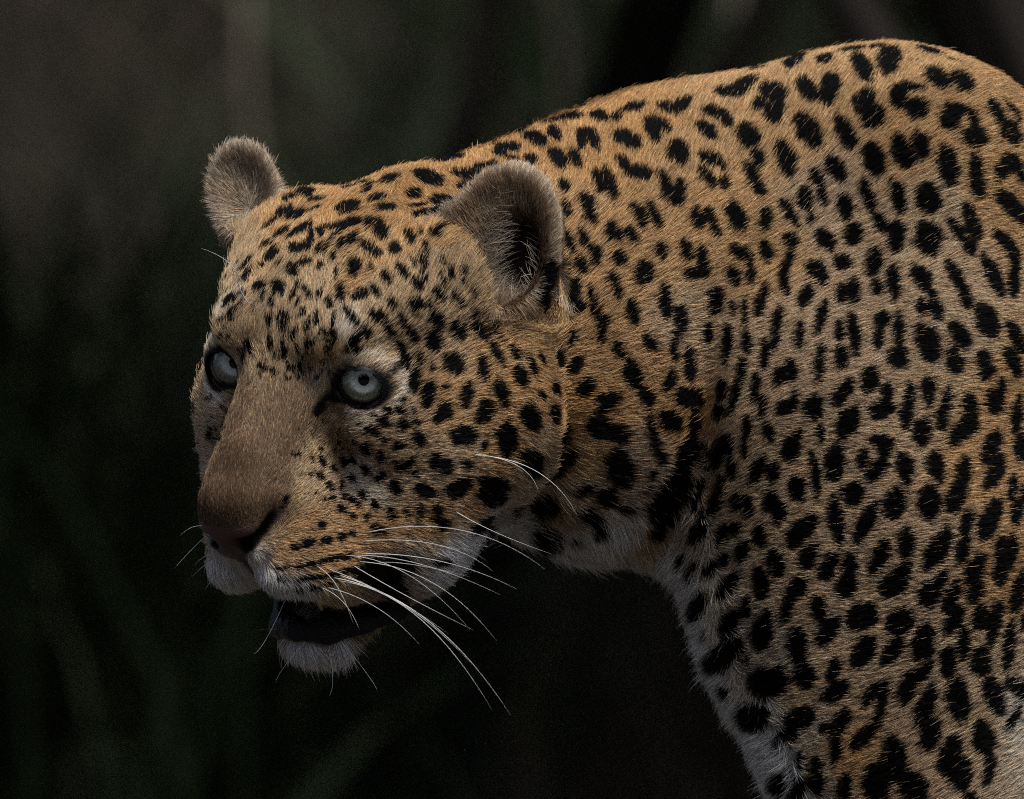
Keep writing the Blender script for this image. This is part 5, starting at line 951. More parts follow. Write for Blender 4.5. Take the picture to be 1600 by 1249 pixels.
in_view = (SV[:, 0] > -0.25) & (SV[:, 0] < 0.34) & (SV[:, 2] > 0.22)
facing = np.clip((-SN[:, 1] + 0.55) / 0.7, 0, 1)
dens = np.where(in_view, 0.22 + 0.78 * facing, 0.10)
dens *= np.where(SV[:, 0] < 0.075, 1.9, 1.0)                          # finer, shorter hair on head
dens *= np.clip(hairy, 0, 1) ** 2
FUR_COUNT = 820000
q, w = sample_hide(dens, FUR_COUNT)
R0 = interp(SV, q, w); Nn = unit(interp(SN, q, w)); Cb = unit(interp(comb, q, w))
Ln = interp(leng, q, w) * 0.001; Lf = interp(lift, q, w); hb = interp(hairy, q, w)
keep = hb > 0.55
R0, Nn, Cb, Ln, Lf, q, w = (a[keep] for a in (R0, Nn, Cb, Ln, Lf, q, w))
N = len(R0)
far_body = (R0[:, 0] > 0.34) | (R0[:, 2] < 0.22)
# locks: neighbouring hairs lean the same way
lock = np.stack([vnoise(R0, 0.0065, s) for s in (21, 22, 23)], 1) * 0.16 + np.stack([vnoise(R0, 0.0025, s) for s in (24, 25, 26)], 1) * 0.20
lock += np.stack([vnoise(R0, 0.03, s) for s in (27, 28, 29)], 1) * 0.10
jit = rng.normal(0, 0.10, (N, 3))
D = unit(Cb + lock + jit - Nn * ((lock + jit) * Nn).sum(1, keepdims=True) * 0.7)
D = unit(D - Nn * (D * Nn).sum(1, keepdims=True))
Ln = Ln * np.clip(rng.normal(1.0, 0.16, N), 0.5, 1.6) * (1 + 0.18 * vnoise(R0, 0.012, 31))
wild = rng.random(N) < 0.02
Ln[wild] *= 1.25; Lf = np.clip(Lf + rng.normal(0, 0.07, N) + wild * 0.15, 0.1, 0.95)
K = 5
ts = np.linspace(0, 1, K)
pts = np.zeros((N, K, 3))
for i, t in enumerate(ts):
    up = Lf * (1.25 * t - 0.62 * t * t)                               # rises, then lies over
    al = t * np.sqrt(np.clip(1 - (Lf * 0.75) ** 2, 0.15, 1))
    pts[:, i] = R0 + Nn * (up * Ln)[:, None] + D * (al * Ln)[:, None]
cell = 0.0019                                                         # tips of neighbouring hairs gather into points
ci_ = np.floor(R0 / cell).astype(np.int64)
hsh = (ci_[:, 0] * 73856093) ^ (ci_[:, 1] * 19349663) ^ (ci_[:, 2] * 83492791)
cj = np.stack([((hsh * k_) >> 7) % 1000 / 1000.0 for k_ in (2654435761 % 2147483647, 40503, 69069)], 1)
cen = (ci_ + 0.2 + 0.6 * cj) * cell
pull = cen - R0
pull -= Nn * (pull * Nn).sum(1, keepdims=True)
pts += pull[:, None, :] * (0.6 * ts ** 1.3)[None, :, None] * rng.uniform(0.4, 1.0, N)[:, None, None]
cl_l = 1 + 0.22 * (cj[:, 0] - 0.5)
pts = R0[:, None, :] + (pts - R0[:, None, :]) * cl_l[:, None, None]
pts[:, 2:] += rng.normal(0, 0.02, (N, 1, 3)) * Ln[:, None, None] * (ts[2:] ** 2)[None, :, None]
grav = np.array([0, 0, -0.10]); pts += grav * (Ln[:, None, None] * (ts ** 2)[None, :, None]) * np.clip((Ln * 1000 - 12) / 15, 0, 1)[:, None, None]
rad = np.where(far_body, 0.00034, 0.000108)[:, None] * np.array([1.0, 1.0, 0.85, 0.6, 0.22])[None]
rad = rad * np.where(Ln < 0.0075, 0.85, 1.0)[:, None]
rj = rng.normal(0, 0.0007, (N, 3))
bc = interp(base, q, w)
bc = bc * np.exp(rng.normal(0, 1, N) * np.where(bc[:, 0] < 0.30, 0.52, 0.36))[:, None]
tint = rng.normal(0, 0.07, N)[:, None]
bc = bc * np.concatenate([1 + tint, np.ones_like(tint), 1 - tint], 1)
bk = BLACK * rng.uniform(0.6, 2.0, N)[:, None]
pick = rng.random(N); stray = rng.random(N) > 0.012
colr = np.zeros((N, K, 3))
for ks, kr in (((0, 1, 2), 2), ((3, 4), 4)):                          # the pattern is read at the hair's middle and at its tip
    ref = pts[:, kr] - Nn * ((pts[:, kr] - R0) * Nn).sum(1, keepdims=True) + rj
    sp = (np.where(pick < spot_mask(ref), 1.0, 0.0) * stray)[:, None]
    cc_ = np.clip(bc * (1 - sp) + sp * bk, 0.003, 0.9)
    for k_ in ks:
        colr[:, k_] = cc_
fur = make_curves('fur', pts, rad, colr, leopard, FUR_MAT)

# long pale hairs that cross the open ears
eh_p, eh_r, eh_c = [], [], []
for (c, o, a, w_, h_), cnt, dk in ((EAR_N, 2600, 0.60), (EAR_F, 900, 0.75)):
    o = unit(np.array(o, float)); a = np.array(a, float); a = unit(a - o * (a @ o)); sd = np.cross(a, o)
    for _ in range(cnt):
        side = -1.0 if rng.random() < 0.93 else 1.0                   # rooted along the edge on the face side
        z = rng.uniform(-0.95, 0.55); x = side * rng.uniform(0.45, 0.95) * math.sqrt(max(0.05, 1 - z * z * 0.9))
        p0 = c + sd * x * w_ + a * z * h_ - o * 0.004
        L = rng.uniform(0.008, 0.024) * (1.0 if side < 0 else 0.5) * h_ / 0.042
        dr = unit(sd * (-side * 0.75 + rng.normal(0, 0.25)) + a * (0.85 + rng.normal(0, 0.35)) + o * rng.uniform(0.15, 0.6))
        bend = unit(sd * rng.normal(0.2, .6) + a * rng.normal(-0.1, .6) + o * rng.normal(-0.3, .4))
        pp = [p0 + dr * L * t_ + bend * L * 0.33 * t_ * t_ for t_ in np.linspace(0, 1, 5)]
        eh_p.append(pp); eh_r.append(np.array([1, 1, .9, .65, .25]) * 0.00013)
        eh_c.append(np.array((0.62, 0.55, 0.44)) * dk * math.exp(rng.normal(0, 0.25)))
    for _ in range(int(cnt * 0.45)):                                  # tuft that closes the foot of the opening
        x, z = rng.uniform(-0.9, 0.55), rng.uniform(-1.15, -0.72)
        p0 = c + sd * x * w_ + a * z * h_ + o * rng.uniform(-0.002, 0.010)
        L = rng.uniform(0.007, 0.017) * h_ / 0.042
        dr = unit(sd * rng.normal(0.25, 0.45) + a * (0.9 + rng.normal(0, 0.3)) + o * rng.uniform(0.0, 0.5))
        bend = unit(sd * rng.normal(0.3, .7) + a * rng.normal(-0.3, .6) + o * rng.normal(0, .4))
        eh_p.append([p0 + dr * L * t_ + bend * L * 0.4 * t_ * t_ for t_ in np.linspace(0, 1, 5)]); eh_r.append(np.array([1, 1, .9, .65, .25]) * 0.00012)
        eh_c.append(np.array((0.55, 0.45, 0.33)) * dk * math.exp(rng.normal(0, 0.3)))
make_curves('ear_hair', np.array(eh_p), np.array(eh_r), np.clip(np.array(eh_c), 0, .9), leopard, FUR_MAT)
print('hairs', N)


# ------------------------------------------------------------------ small mesh helpers
def mesh_obj(name, verts, faces, parent=None, mat=None, smooth_=True):
    m = bpy.data.meshes.new(name)
    m.from_pydata([tuple(map(float, v)) for v in verts], [], [tuple(int(i) for i in f) for f in faces])
    if smooth_:
        m.polygons.foreach_set('use_smooth', np.ones(len(m.polygons), bool))
    return link_obj(name, m, parent, mat)


def tube(path, radii, sides=8, squash=None):
    """tapered tube along path (K,3); squash = (K,2) extra scale of the two cross axes"""
    path = np.asarray(path, float); K = len(path)
    vv, ff = [], []
    tang = unit(np.gradient(path, axis=0))
    ref = np.array([0.13, 0.21, 0.97])
    for i in range(K):
        n = np.cross(tang[i], ref); n = n / (np.linalg.norm(n) + 1e-9); b = np.cross(n, tang[i])
        sx, sy = (1, 1) if squash is None else squash[i]
        for j in range(sides):
            a = 2 * math.pi * j / sides
            vv.append(path[i] + (n * math.cos(a) * sx + b * math.sin(a) * sy) * radii[i])
    for i in range(K - 1):
        for j in range(sides):
            a, b2 = i * sides + j, i * sides + (j + 1) % sides
            ff.append((a, b2, b2 + sides, a + sides))
    ff.append(tuple(range(sides - 1, -1, -1)))
    ff.append(tuple(range((K - 1) * sides, K * sides)))
    return vv, ff


def bezier(p0, p1, p2, n):
    t = np.linspace(0, 1, n)[:, None]
    return (1 - t) ** 2 * p0 + 2 * t * (1 - t) * p1 + t * t * p2


def simple_mat(name, colr, rough=0.5, spec=0.5, coat=0.0):
    m, nt, out = new_mat(name)
    b = nt.nodes.new('ShaderNodeBsdfPrincipled')
    b.inputs['Base Color'].default_value = (*colr, 1)
    b.inputs['Roughness'].default_value = rough
    b.inputs['Specular IOR Level'].default_value = spec
    b.inputs['Coat Weight'].default_value = coat
    nt.links.new(b.outputs[0], out.inputs['Surface'])
    return m, nt, b


# ------------------------------------------------------------------ eyes
sclera_mat, _, _ = simple_mat('eye_white', (0.045, 0.03, 0.022), 0.15)
pupil_mat, _, _ = simple_mat('eye_pupil', (0.002, 0.002, 0.003), 0.9, 0.0)
iris_mat, nt, b = simple_mat('eye_iris', (0.5, 0.5, 0.44), 0.55)
tc = nt.nodes.new('ShaderNodeTexCoord')
sx = nt.nodes.new('ShaderNodeSeparateXYZ'); nt.links.new(tc.outputs['Object'], sx.inputs[0])
an = nt.nodes.new('ShaderNodeMath'); an.operation = 'ARCTAN2'
nt.links.new(sx.outputs[0], an.inputs[0]); nt.links.new(sx.outputs[1], an.inputs[1])
ln = nt.nodes.new('ShaderNodeVectorMath'); ln.operation = 'LENGTH'; nt.links.new(tc.outputs['Object'], ln.inputs[0])
cx = nt.nodes.new('ShaderNodeCombineXYZ')
m1 = nt.nodes.new('ShaderNodeMath'); m1.operation = 'MULTIPLY'; m1.inputs[1].default_value = 9.0; nt.links.new(an.outputs[0], m1.inputs[0])
m2 = nt.nodes.new('ShaderNodeMath'); m2.operation = 'MULTIPLY'; m2.inputs[1].default_value = 220.0; nt.links.new(ln.outputs['Value'], m2.inputs[0])
nt.links.new(m1.outputs[0], cx.inputs[0]); nt.links.new(m2.outputs[0], cx.inputs[1])
ns_ = nt.nodes.new('ShaderNodeTexNoise'); ns_.inputs['Scale'].default_value = 1.2; ns_.inputs['Detail'].default_value = 6
nt.links.new(cx.outputs[0], ns_.inputs['Vector'])
rr = nt.nodes.new('ShaderNodeValToRGB')                                # out from the pupil to the dark limbal ring
rr.color_ramp.elements[0].position = 0.0; rr.color_ramp.elements[0].color = (0.30, 0.27, 0.18, 1)
rr.color_ramp.elements[1].position = 1.0; rr.color_ramp.elements[1].color = (0.03, 0.03, 0.03, 1)
for p_, c_ in ((0.24, (0.72, 0.71, 0.57, 1)), (0.42, (0.86, 0.93, 0.84, 1)), (0.86, (0.84, 0.92, 0.82, 1)), (0.95, (0.42, 0.42, 0.37, 1))):
    e_ = rr.color_ramp.elements.new(p_); e_.color = c_
md = nt.nodes.new('ShaderNodeMath'); md.operation = 'DIVIDE'; md.inputs[1].default_value = 0.0130
nt.links.new(ln.outputs['Value'], md.inputs[0]); nt.links.new(md.outputs[0], rr.inputs[0])
r2 = nt.nodes.new('ShaderNodeValToRGB')
r2.color_ramp.elements[0].position = 0.36; r2.color_ramp.elements[0].color = (0.62, 0.62, 0.62, 1)
r2.color_ramp.elements[1].position = 0.66; r2.color_ramp.elements[1].color = (1.12, 1.12, 1.12, 1)
nt.links.new(ns_.outputs['Fac'], r2.inputs[0])
mx = nt.nodes.new('ShaderNodeMix'); mx.data_type = 'RGBA'; mx.blend_type = 'MULTIPLY'; mx.inputs['Factor'].default_value = 1.0
nt.links.new(rr.outputs[0], mx.inputs['A']); nt.links.new(r2.outputs[0], mx.inputs['B'])
nt.links.new(mx.outputs['Result'], b.inputs['Base Color'])

cornea_mat, nt, out = new_mat('eye_cornea')
gl = nt.nodes.new('ShaderNodeBsdfGlossy'); gl.inputs['Roughness'].default_value = 0.02
tr = nt.nodes.new('ShaderNodeBsdfTransparent')
fr = nt.nodes.new('ShaderNodeFresnel'); fr.inputs['IOR'].default_value = 1.55
mxs = nt.nodes.new('ShaderNodeMixShader')
nt.links.new(fr.outputs[0], mxs.inputs[0]); nt.links.new(tr.outputs[0], mxs.inputs[1]); nt.links.new(gl.outputs[0], mxs.inputs[2])
nt.links.new(mxs.outputs[0], out.inputs['Surface'])


def dome(rad, a0, a1, rings, seg, z_shift=0.0):
    """rings of a sphere round +Z from polar angle a0 to a1"""
    vv, ff = [], []
    for i in range(rings + 1):
        a = a0 + (a1 - a0) * i / rings
        for j in range(seg):
            th = 2 * math.pi * j / seg
            vv.append((rad * math.sin(a) * math.cos(th), rad * math.sin(a) * math.sin(th), rad * math.cos(a) + z_shift))
    for i in range(rings):
        for j in range(seg):
            a, b2 = i * seg + j, i * seg + (j + 1) % seg
            ff.append((a, a + seg, b2 + seg, b2))
    return vv, ff


for s in (1, -1):
    ce = head(*EYE_C[s])
    R = EYE_R * 0.001 - 0.0002
    ri = 0.0130
    z0 = math.sqrt(R * R - ri * ri)
    a0 = math.asin(ri / R)
    g = GAZE if s > 0 else unit(GAZE + np.array([-0.25, 0, 0]))
    rot = Vector(g.tolist()).to_track_quat('Z', 'Y').to_matrix().to_4x4()
    mw = Matrix.Translation(Vector(ce.tolist())) @ rot
    ev, ef = dome(R, a0, math.pi, 20, 48)
    eye = mesh_obj('eye', ev, ef, leopard, sclera_mat)
    eye.matrix_world = mw
    # iris: shallow bowl
    iv, iff = [(0, 0, 0)], []
    for i in range(1, 9):
        r = ri * i / 8
        for j in range(48):
            th = 2 * math.pi * j / 48
            iv.append((r * math.cos(th), r * math.sin(th), -0.0007 * (1 - (i / 8) ** 2)))
    iv[0] = (0, 0, -0.0007)
    for j in range(48):
        iff.append((0, 1 + j, 1 + (j + 1) % 48))
    for i in range(7):
        for j in range(48):
            a = 1 + i * 48 + j; b2 = 1 + i * 48 + (j + 1) % 48
            iff.append((a, a + 48, b2 + 48, b2))
    iris = mesh_obj('iris', iv, iff, eye, iris_mat); iris.location = (0, 0, z0)
    pv = [(0.0032 * math.cos(2 * math.pi * j / 32), 0.0034 * math.sin(2 * math.pi * j / 32), 0) for j in range(32)]
    pv += [(x, y, -0.0012) for x, y, _ in pv]
    pf = [tuple(range(32))] + [(j, j + 32, (j + 1) % 32 + 32, (j + 1) % 32) for j in range(32)]
    pup = mesh_obj('pupil', pv, pf, eye, pupil_mat, False); pup.location = (0, 0, z0 - 0.0005)
    rc = 0.0146
    ac_ = math.asin((ri + 0.0001) / rc)
    cv, cf = dome(rc, 0.0005, ac_, 14, 48, z0 - rc * math.cos(ac_))
    cor = mesh_obj('cornea', cv, cf, eye, cornea_mat)

# ------------------------------------------------------------------ lower lip, teeth
lip_mat, nt, b = simple_mat('lip_black', (0.003, 0.003, 0.004), 0.26, 0.28, 0.0)
nz = nt.nodes.new('ShaderNodeTexNoise'); nz.inputs['Scale'].default_value = 300; nz.inputs['Detail'].default_value = 5
tc = nt.nodes.new('ShaderNodeTexCoord'); nt.links.new(tc.outputs['Object'], nz.inputs['Vector'])
bu = nt.nodes.new('ShaderNodeBump'); bu.inputs['Strength'].default_value = 1.0; bu.inputs['Distance'].default_value = 0.003
nt.links.new(nz.outputs['Fac'], bu.inputs['Height']); nt.links.new(bu.outputs[0], b.inputs['Normal'])
pth = from_head(LIP)
rad_l = 0.0062 * (1 + 0.16 * np.sin(np.linspace(0, 40, 61)) + 0.12 * np.sin(np.linspace(0, 23, 61)))
rad_l[:3] *= (0.3, 0.6, 0.85); rad_l[-3:] *= (0.85, 0.6, 0.3)
lv, lf_ = tube(pth, rad_l, 20, [(0.75, 1.25)] * 61)
lv = np.array(lv)
lv += (vnoise(lv, 0.009, 41) * 0.0016 + vnoise(lv, 0.0035, 42) * 0.0010)[:, None] * HU + (vnoise(lv, 0.006, 43) * 0.0014)[:, None] * HF
mesh_obj('lower_lip', lv, lf_, leopard, lip_mat)
tooth_mat, _, _ = simple_mat('tooth', (0.42, 0.33, 0.17), 0.35)
for s in (1, -1):
    tl_ = (40, 20) if s > 0 else (30, 17)
    tp_ = bezier(head(tl_[0], tl_[1] * s, -98), head(tl_[0] + 4, tl_[1] * s, -110), head(tl_[0] + 1, tl_[1] * s, -121 if s > 0 else -114), 8)
    tv, tf = tube(tp_, np.linspace(0.0042, 0.0008, 8), 10)
    mesh_obj('canine_tooth', tv, tf, leopard, tooth_mat)

# ------------------------------------------------------------------ whiskers: root, bend and tip (0.1 mm), thickness
whisker_mat, _, _ = simple_mat('whisker', (0.68, 0.68, 0.67), 0.4)
WHISKERS = """-813,-1818,4053,-239,-2218,4185,183,-2318,3856,0.42;-827,-1818,4007,-348,-2218,4052,-105,-2318,3846,0.42;-841,-1815,3936,-378,-2255,3957,28,-2365,3748,0.46;-862,-1820,3929,-508,-2300,3935,-63,-2420,3717,0.4;
-743,-1775,3887,-603,-2175,3910,-229,-2275,3814,0.36;-848,-1808,3894,-401,-2208,3880,-84,-2308,3462,0.4;-877,-1814,3873,-573,-2294,3697,-211,-2414,3524,0.4;-954,-1832,3820,-549,-2312,3702,-228,-2432,3345,0.44;
-989,-1838,3806,-437,-2398,3726,-7,-2538,3058,0.48;-961,-1822,3788,-498,-2302,3749,-109,-2422,3085,0.48;-1025,-1814,3753,-727,-2214,3693,-506,-2314,3441,0.36;-1077,-1869,3870,-951,-2109,3809,-873,-2169,3552,0.3;
-1060,-1813,3753,-911,-2053,3708,-839,-2113,3520,0.3;-1007,-1857,3852,-664,-2257,3732,-352,-2357,3505,0.36;-919,-1835,3929,-559,-2195,3919,-229,-2285,3522,0.34;-212,-1758,4481,201,-1998,4469,360,-2058,4150,0.5;
-223,-1770,4488,99,-2010,4465,145,-2070,4284,0.42;-326,-1703,4180,-132,-1943,4057,219,-2003,3938,0.4;-1448,-1632,5309,-1608,-1792,5502,-1414,-1832,5658,0.62;-1495,-1611,5295,-1446,-1771,5540,-1718,-1811,5626,0.6;
-949,-2013,5060,-941,-2173,5231,-993,-2213,5387,0.34;-889,-1993,5046,-909,-2153,5142,-1056,-2193,5334,0.32;-1691,-1744,4035,-1765,-1664,3973,-1870,-1644,3853,0.33;-1709,-1908,4093,-1780,-1828,4096,-1835,-1808,4035,0.28;
-1609,-1754,3915,-1692,-1754,3899,-1768,-1754,3809,0.3;-1585,-1725,3865,-1645,-1725,3825,-1705,-1725,3727,0.28;-1626,-1788,3943,-1701,-1788,3940,-1754,-1788,3873,0.25;-1237,-1679,3722,-1376,-1759,3395,-1429,-1779,3384,0.28;
-1130,-1370,3462,-1306,-1450,3277,-1309,-1470,3217,0.28;-1022,-1385,3459,-970,-1465,3206,-1014,-1485,3146,0.25;-975,-1382,3481,-773,-1462,3246,-745,-1482,3174,0.28;-1280,-1238,3505,-1352,-1318,3527,-1414,-1338,3506,0.25"""
for row in WHISKERS.replace('\n', '').split(';'):
    r = np.array([float(v_) for v_ in row.split(',')])
    wp = bezier(r[:3] * 1e-4, r[3:6] * 1e-4, r[6:9] * 1e-4, 18)
    wv, wf = tube(wp, r[9] * 0.00066 * (1 - 0.93 * np.linspace(0, 1, 18) ** 1.1), 6)
    mesh_obj('whisker', wv, wf, leopard, whisker_mat)

# ------------------------------------------------------------------ the place: bare ground, a bank, thicket and grass behind the animal
soil, nt, out = new_mat('soil')
b = nt.nodes.new('ShaderNodeBsdfPrincipled'); b.inputs['Roughness'].default_value = 0.95
tc = nt.nodes.new('ShaderNodeTexCoord')
n1 = nt.nodes.new('ShaderNodeTexNoise'); n1.inputs['Scale'].default_value = 3.0; n1.inputs['Detail'].default_value = 8
nt.links.new(tc.outputs['Object'], n1.inputs['Vector'])
cr = nt.nodes.new('ShaderNodeValToRGB')
cr.color_ramp.elements[0].position = 0.3; cr.color_ramp.elements[0].color = (0.016, 0.013, 0.010, 1)
cr.color_ramp.elements[1].position = 0.75; cr.color_ramp.elements[1].color = (0.050, 0.040, 0.030, 1)
nt.links.new(n1.outputs['Fac'], cr.inputs[0]); nt.links.new(cr.outputs[0], b.inputs['Base Color'])
bu = nt.nodes.new('ShaderNodeBump'); bu.inputs['Strength'].default_value = 0.6; bu.inputs['Distance'].default_value = 0.05
nt.links.new(n1.outputs['Fac'], bu.inputs['Height']); nt.links.new(bu.outputs[0], b.inputs['Normal'])
nt.links.new(b.outputs[0], out.inputs['Surface'])


def bank(x, y):
    d = y - (10.2 + 1.0 * math.sin(x * 0.35) + 0.5 * math.sin(x * 1.1 + 2))
    t = min(max(d / 8.0, 0), 1)
    return 4.2 * t * t * (3 - 2 * t) + 0.025 * math.sin(x * 2.3 + y * 1.7) * math.sin(y * 2.9 - x) * (1 if y > 1.0 else 0.15)


xs_ = np.concatenate([np.linspace(-150, -20, 14), np.linspace(-18, 18, 73), np.linspace(20, 150, 14)])
ys_ = np.concatenate([np.linspace(-150, -14, 14), np.linspace(-12, 26, 96), np.linspace(30, 200, 14)])
gvv = [(x, y, bank(x, y)) for y in ys_ for x in xs_]
W_ = len(xs_)
gff = [(j * W_ + i, j * W_ + i + 1, (j + 1) * W_ + i + 1, (j + 1) * W_ + i) for j in range(len(ys_) - 1) for i in range(W_ - 1)]
ground = mesh_obj('ground', gvv, gff, None, soil)
tag(ground, kind='structure')


def leaf_mat(name, c0, c1, trans=0.25):
    m, nt, out = new_mat(name)
    oi = nt.nodes.new('ShaderNodeAttribute'); oi.attribute_name = 'tone'
    mxc = nt.nodes.new('ShaderNodeMix'); mxc.data_type = 'RGBA'
    mxc.inputs['A'].default_value = (*c0, 1); mxc.inputs['B'].default_value = (*c1, 1)
    nt.links.new(oi.outputs['Fac'], mxc.inputs['Factor'])
    d = nt.nodes.new('ShaderNodeBsdfPrincipled'); d.inputs['Roughness'].default_value = 0.7
    t = nt.nodes.new('ShaderNodeBsdfTranslucent')
    ms = nt.nodes.new('ShaderNodeMixShader'); ms.inputs[0].default_value = trans
    nt.links.new(mxc.outputs['Result'], d.inputs['Base Color']); nt.links.new(mxc.outputs['Result'], t.inputs['Color'])
    nt.links.new(d.outputs[0], ms.inputs[1]); nt.links.new(t.outputs[0], ms.inputs[2])
    nt.links.new(ms.outputs[0], out.inputs['Surface'])
    return m


def blades(name, roots, heights, leans, widths, tones, mat, parent=None):
    """curved flat grass blades, four sections each"""
    n = len(roots); S = 5
    t = np.linspace(0, 1, S)
    az = rng.uniform(0, 2 * math.pi, n)
    sd = np.stack([np.cos(az), np.sin(az), np.zeros(n)], 1)
    V = np.zeros((n, S, 2, 3))
    for i in range(S):
        c = roots + leans * (t[i] ** 2)[None] if False else roots + leans * t[i] ** 1.7
        c = c + np.array([0, 0, 1.0]) * (heights * (t[i] - 0.18 * t[i] ** 3))[:, None]
        wd = (widths * (1 - t[i] ** 1.5 * 0.93) * 0.5)[:, None]
        V[:, i, 0] = c - sd * wd; V[:, i, 1] = c + sd * wd
    base_i = (np.arange(n) * S * 2)[:, None]
    F = np.concatenate([base_i + np.array([[2 * i, 2 * i + 1, 2 * i + 3, 2 * i + 2]]) for i in range(S - 1)], 0)
    m = bpy.data.meshes.new(name)
    m.vertices.add(n * S * 2); m.vertices.foreach_set('co', V.astype(np.float32).ravel())
    m.loops.add(len(F) * 4); m.loops.foreach_set('vertex_index', F.astype(np.int32).ravel())
    m.polygons.add(len(F)); m.polygons.foreach_set('loop_start', np.arange(0, len(F) * 4, 4, dtype=np.int32))
    m.update(calc_edges=True)
    a = m.attributes.new('tone', 'FLOAT', 'POINT')
    a.data.foreach_set('value', np.repeat(tones, S * 2).astype(np.float32))
    return link_obj(name, m, parent, mat)


dry_mat = leaf_mat('dry_grass', (0.022, 0.019, 0.013), (0.10, 0.085, 0.058))
green_mat = leaf_mat('green_grass', (0.014, 0.026, 0.010), (0.045, 0.080, 0.028))
# dry grass in tussocks; green growth in a few patches
tus = np.stack([rng.uniform(-6, 6, 640), rng.uniform(9.6, 14.5, 640)], 1)
ti = rng.integers(0, 640, 30000)
rt = tus[ti] + rng.normal(0, 0.13, (30000, 2))
rt3 = np.array([(x, y, bank(x, y) - 0.01) for x, y in rt])
hh = rng.uniform(0.25, 0.95, 30000)
tl_dir = np.stack([np.sin(tus[:, 0] * 3.1 + tus[:, 1]), np.cos(tus[:, 1] * 2.7), np.zeros(640)], 1)[ti] * 0.25
le = (tl_dir + np.concatenate([rng.normal(0, 0.55, (30000, 2)), np.zeros((30000, 1))], 1)) * hh[:, None]
dg = blades('dry_grass', rt3, hh, le, rng.uniform(0.004, 0.011, 30000), rng.random(30000) ** 1.6, dry_mat)
tag(dg, 'tall dry brown grass in tussocks on the bank', 'grass', kind='stuff')
gp_c = np.array([(-0.30, 11.6), (0.05, 11.3), (0.38, 11.6), (-0.07, 12.3), (0.19, 12.4), (0.54, 12.2), (-0.42, 8.0), (-0.56, 8.3), (-0.34, 8.5), (-1.4, 8), (1.5, 9), (2.4, 8), (-2.6, 9.4)])
gi = rng.integers(0, len(gp_c), 2600)
rg = gp_c[gi] + rng.normal(0, 0.13, (2600, 2))
rg3 = np.array([(x, y, bank(x, y) - 0.01) for x, y in rg])
hg = rng.uniform(0.2, 0.95, 2600)
gg = blades('green_grass', rg3, hg, np.concatenate([rng.normal(0, 0.5, (2600, 2)), np.zeros((2600, 1))], 1) * hg[:, None], rng.uniform(0.010, 0.030, 2600), rng.random(2600), green_mat)
tag(gg, 'fresh green grass growing among the dry tussocks', 'grass', kind='stuff')

# thicket shrubs, their crowns raised out of view overhead to darken the background
bark, _, _ = simple_mat('shrub_bark', (0.034, 0.028, 0.023), 0.9)
shrub_leaf = leaf_mat('shrub_leaf', (0.020, 0.032, 0.014), (0.060, 0.085, 0.035))


def make_shrub(seed):
    r = np.random.default_rng(seed)
    root = bpy.data.objects.new('thicket_shrub', None); COL.objects.link(root)
    tips = []
    for k in range(7):
        a = r.uniform(0, 6.28); L = r.uniform(0.9, 1.5)
        p0 = np.array([0.08 * math.cos(a), 0.08 * math.sin(a), -0.05])
        p1 = p0 + np.array([math.cos(a) * 0.25, math.sin(a) * 0.25, L * 0.55])
        p2 = p0 + np.array([math.cos(a) * 0.75, math.sin(a) * 0.75, L])
        sv, sf = tube(bezier(p0, p1, p2, 8), np.linspace(0.016, 0.004, 8), 6)
        mesh_obj('stem', sv, sf, root, bark)
        path = bezier(p0, p1, p2, 12)
        for j in range(3, 12):
            for _ in range(3):
                d = r.normal(0, 1, 3); d[2] = abs(d[2]) * 0.5; d = d / np.linalg.norm(d)
                tips.append(path[j] + d * r.uniform(0.05, 0.42))
    tips = np.array(tips)
    n = 7000
    c = tips[r.integers(0, len(tips), n)] + r.normal(0, 0.10, (n, 3))
    c = c[c[:, 2] > 0.50]; n = len(c)
    u = unit(r.normal(0, 1, (n, 3))); v = unit(np.cross(u, r.normal(0, 1, (n, 3))))
    L = r.uniform(0.016, 0.036, n)[:, None]
    V = np.stack([c - u * L, c + v * L * 0.45, c + u * L, c - v * L * 0.45], 1).reshape(-1, 3)
    F = np.arange(n * 4).reshape(n, 4)
    m = bpy.data.meshes.new('foliage'); m.from_pydata(V.tolist(), [], F.tolist())
    a = m.attributes.new('tone', 'FLOAT', 'POINT'); a.data.foreach_set('value', np.repeat(r.random(n), 4).astype(np.float32))
    link_obj('foliage', m, root, shrub_leaf)
    return root


def copy_tree(o):
    c = o.copy(); COL.objects.link(c)
    for ch in o.children:
        d = ch.copy(); COL.objects.link(d); d.parent = c
    return c


SHRUBS = [(-1.35, 7.4, 2.2), (0.95, 7.0, 2.3), (-3.3, 7.9, 2.4), (3.1, 7.6, 2.4), (-0.25, 9.0, 2.1), (2.0, 9.4, 2.2), (-2.3, 9.6, 2.3), (0.9, 13.4, 1.6), (-1.3, 13.2, 1.6), (2.6, 12.6, 2.4), (-2.9, 12.4, 2.4), (0.95, 5.6, 2.0), (-1.3, 5.4, 2.0)]
SHRUB_LABELS = ['tall shrub whose crown overhangs the ground beyond the nose', 'tall shrub whose crown overhangs the ground behind the shoulder', 'outermost tall shrub of the thicket on the nose side', 'outermost tall shrub of the thicket on the tail side',
                'dark tall shrub with blurred stems behind the neck', 'dark tall shrub at the foot of the bank on the tail side', 'dark tall shrub at the foot of the bank on the nose side', 'tall shrub up on the bank behind the back', 'tall shrub up on the bank behind the forehead',
                'tall shrub up on the bank, tail side', 'tall shrub up on the bank, nose side', 'nearest shrub of the thicket, stems behind the chest', 'nearest shrub of the thicket on the nose side']
protos = [make_shrub(5), make_shrub(6)]
used = [False, False]
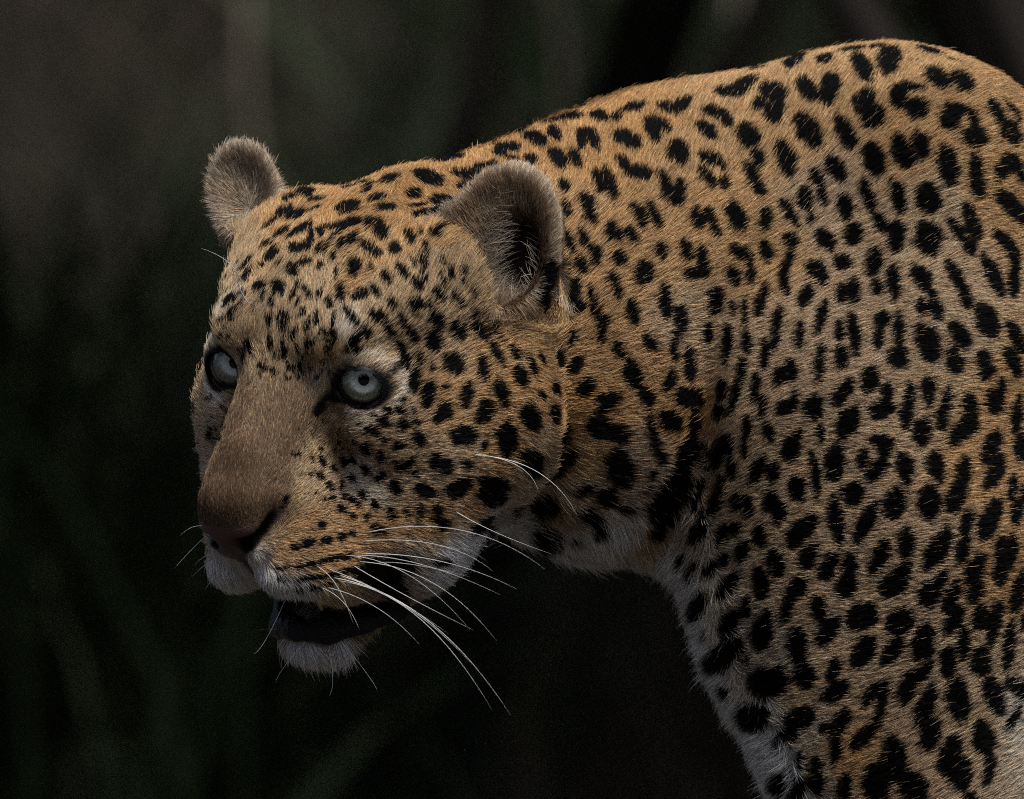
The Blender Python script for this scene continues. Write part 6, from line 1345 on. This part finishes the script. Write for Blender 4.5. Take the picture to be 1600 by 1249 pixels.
for i, ((x, y, sc), lab) in enumerate(zip(SHRUBS, SHRUB_LABELS)):
    k = i % 2
    o = protos[k] if not used[k] else copy_tree(protos[k])
    used[k] = True
    o.location = (x, y, bank(x, y) - 0.03); o.rotation_euler = (0, 0, i * 1.7); o.scale = (sc, sc, sc)
    tag(o, lab, 'shrub', 'shrubs of the thicket on the bank')

# dead sticks leaning among the grass
stick_mat, _, _ = simple_mat('dead_wood', (0.20, 0.175, 0.14), 0.9)
_r = np.random.default_rng(8)
STICK_X = [-0.62, -0.42, -0.24, -0.05, 0.12, 0.34, 0.56]
STICK_AT = ['furthest beyond the nose', 'above the nose', 'beside the far ear', 'between the ears', 'above the near ear', 'above the neck', 'above the shoulder hump']
for i in range(7):
    x, y = STICK_X[i], _r.uniform(10.8, 12.4)
    p0 = np.array([x, y, bank(x, y) - 0.03])
    lean = _r.uniform(-0.9, 0.9); L = _r.uniform(0.5, 1.1)
    p2 = p0 + np.array([math.sin(lean) * L, _r.uniform(-0.2, 0.2), math.cos(lean) * L])
    p1 = 0.5 * (p0 + p2) + _r.normal(0, 0.06, 3)
    sv, sf = tube(bezier(p0, p1, p2, 9), np.linspace(0.013, 0.004, 9), 7)
    tag(mesh_obj('dead_stick', sv, sf, None, stick_mat), 'thin grey dead stick leaning in the blurred grass, ' + STICK_AT[i], 'stick', 'dead sticks leaning in the grass on the bank')

# unseen trees added round the clearing to block the low sky light
n = 52000
az = rng.uniform(math.radians(-215), math.radians(35), n)
rr = rng.uniform(15, 21, n)
cx_, cy_ = rr * np.cos(az), rr * np.sin(az) - 4.0
top = 6.5 + 1.8 * np.sin(az * 7) + 1.2 * np.sin(az * 17 + 1)
c = np.stack([cx_, cy_, rng.random(n) ** 1.3 * top + 0.1], 1)
u = unit(rng.normal(0, 1, (n, 3))); v = unit(np.cross(u, rng.normal(0, 1, (n, 3))))
L = rng.uniform(0.16, 0.36, n)[:, None]
V = np.stack([c - u * L, c + v * L * 0.55, c + u * L, c - v * L * 0.55], 1).reshape(-1, 3)
m = bpy.data.meshes.new('woodland'); m.from_pydata(V.tolist(), [], np.arange(n * 4).reshape(n, 4).tolist())
a = m.attributes.new('tone', 'FLOAT', 'POINT'); a.data.foreach_set('value', np.repeat(rng.random(n), 4).astype(np.float32))
leaf_screen = link_obj('woodland', m, None, shrub_leaf)
tag(leaf_screen, 'dense dark woodland closing the clearing behind the viewer', 'woodland', kind='stuff')
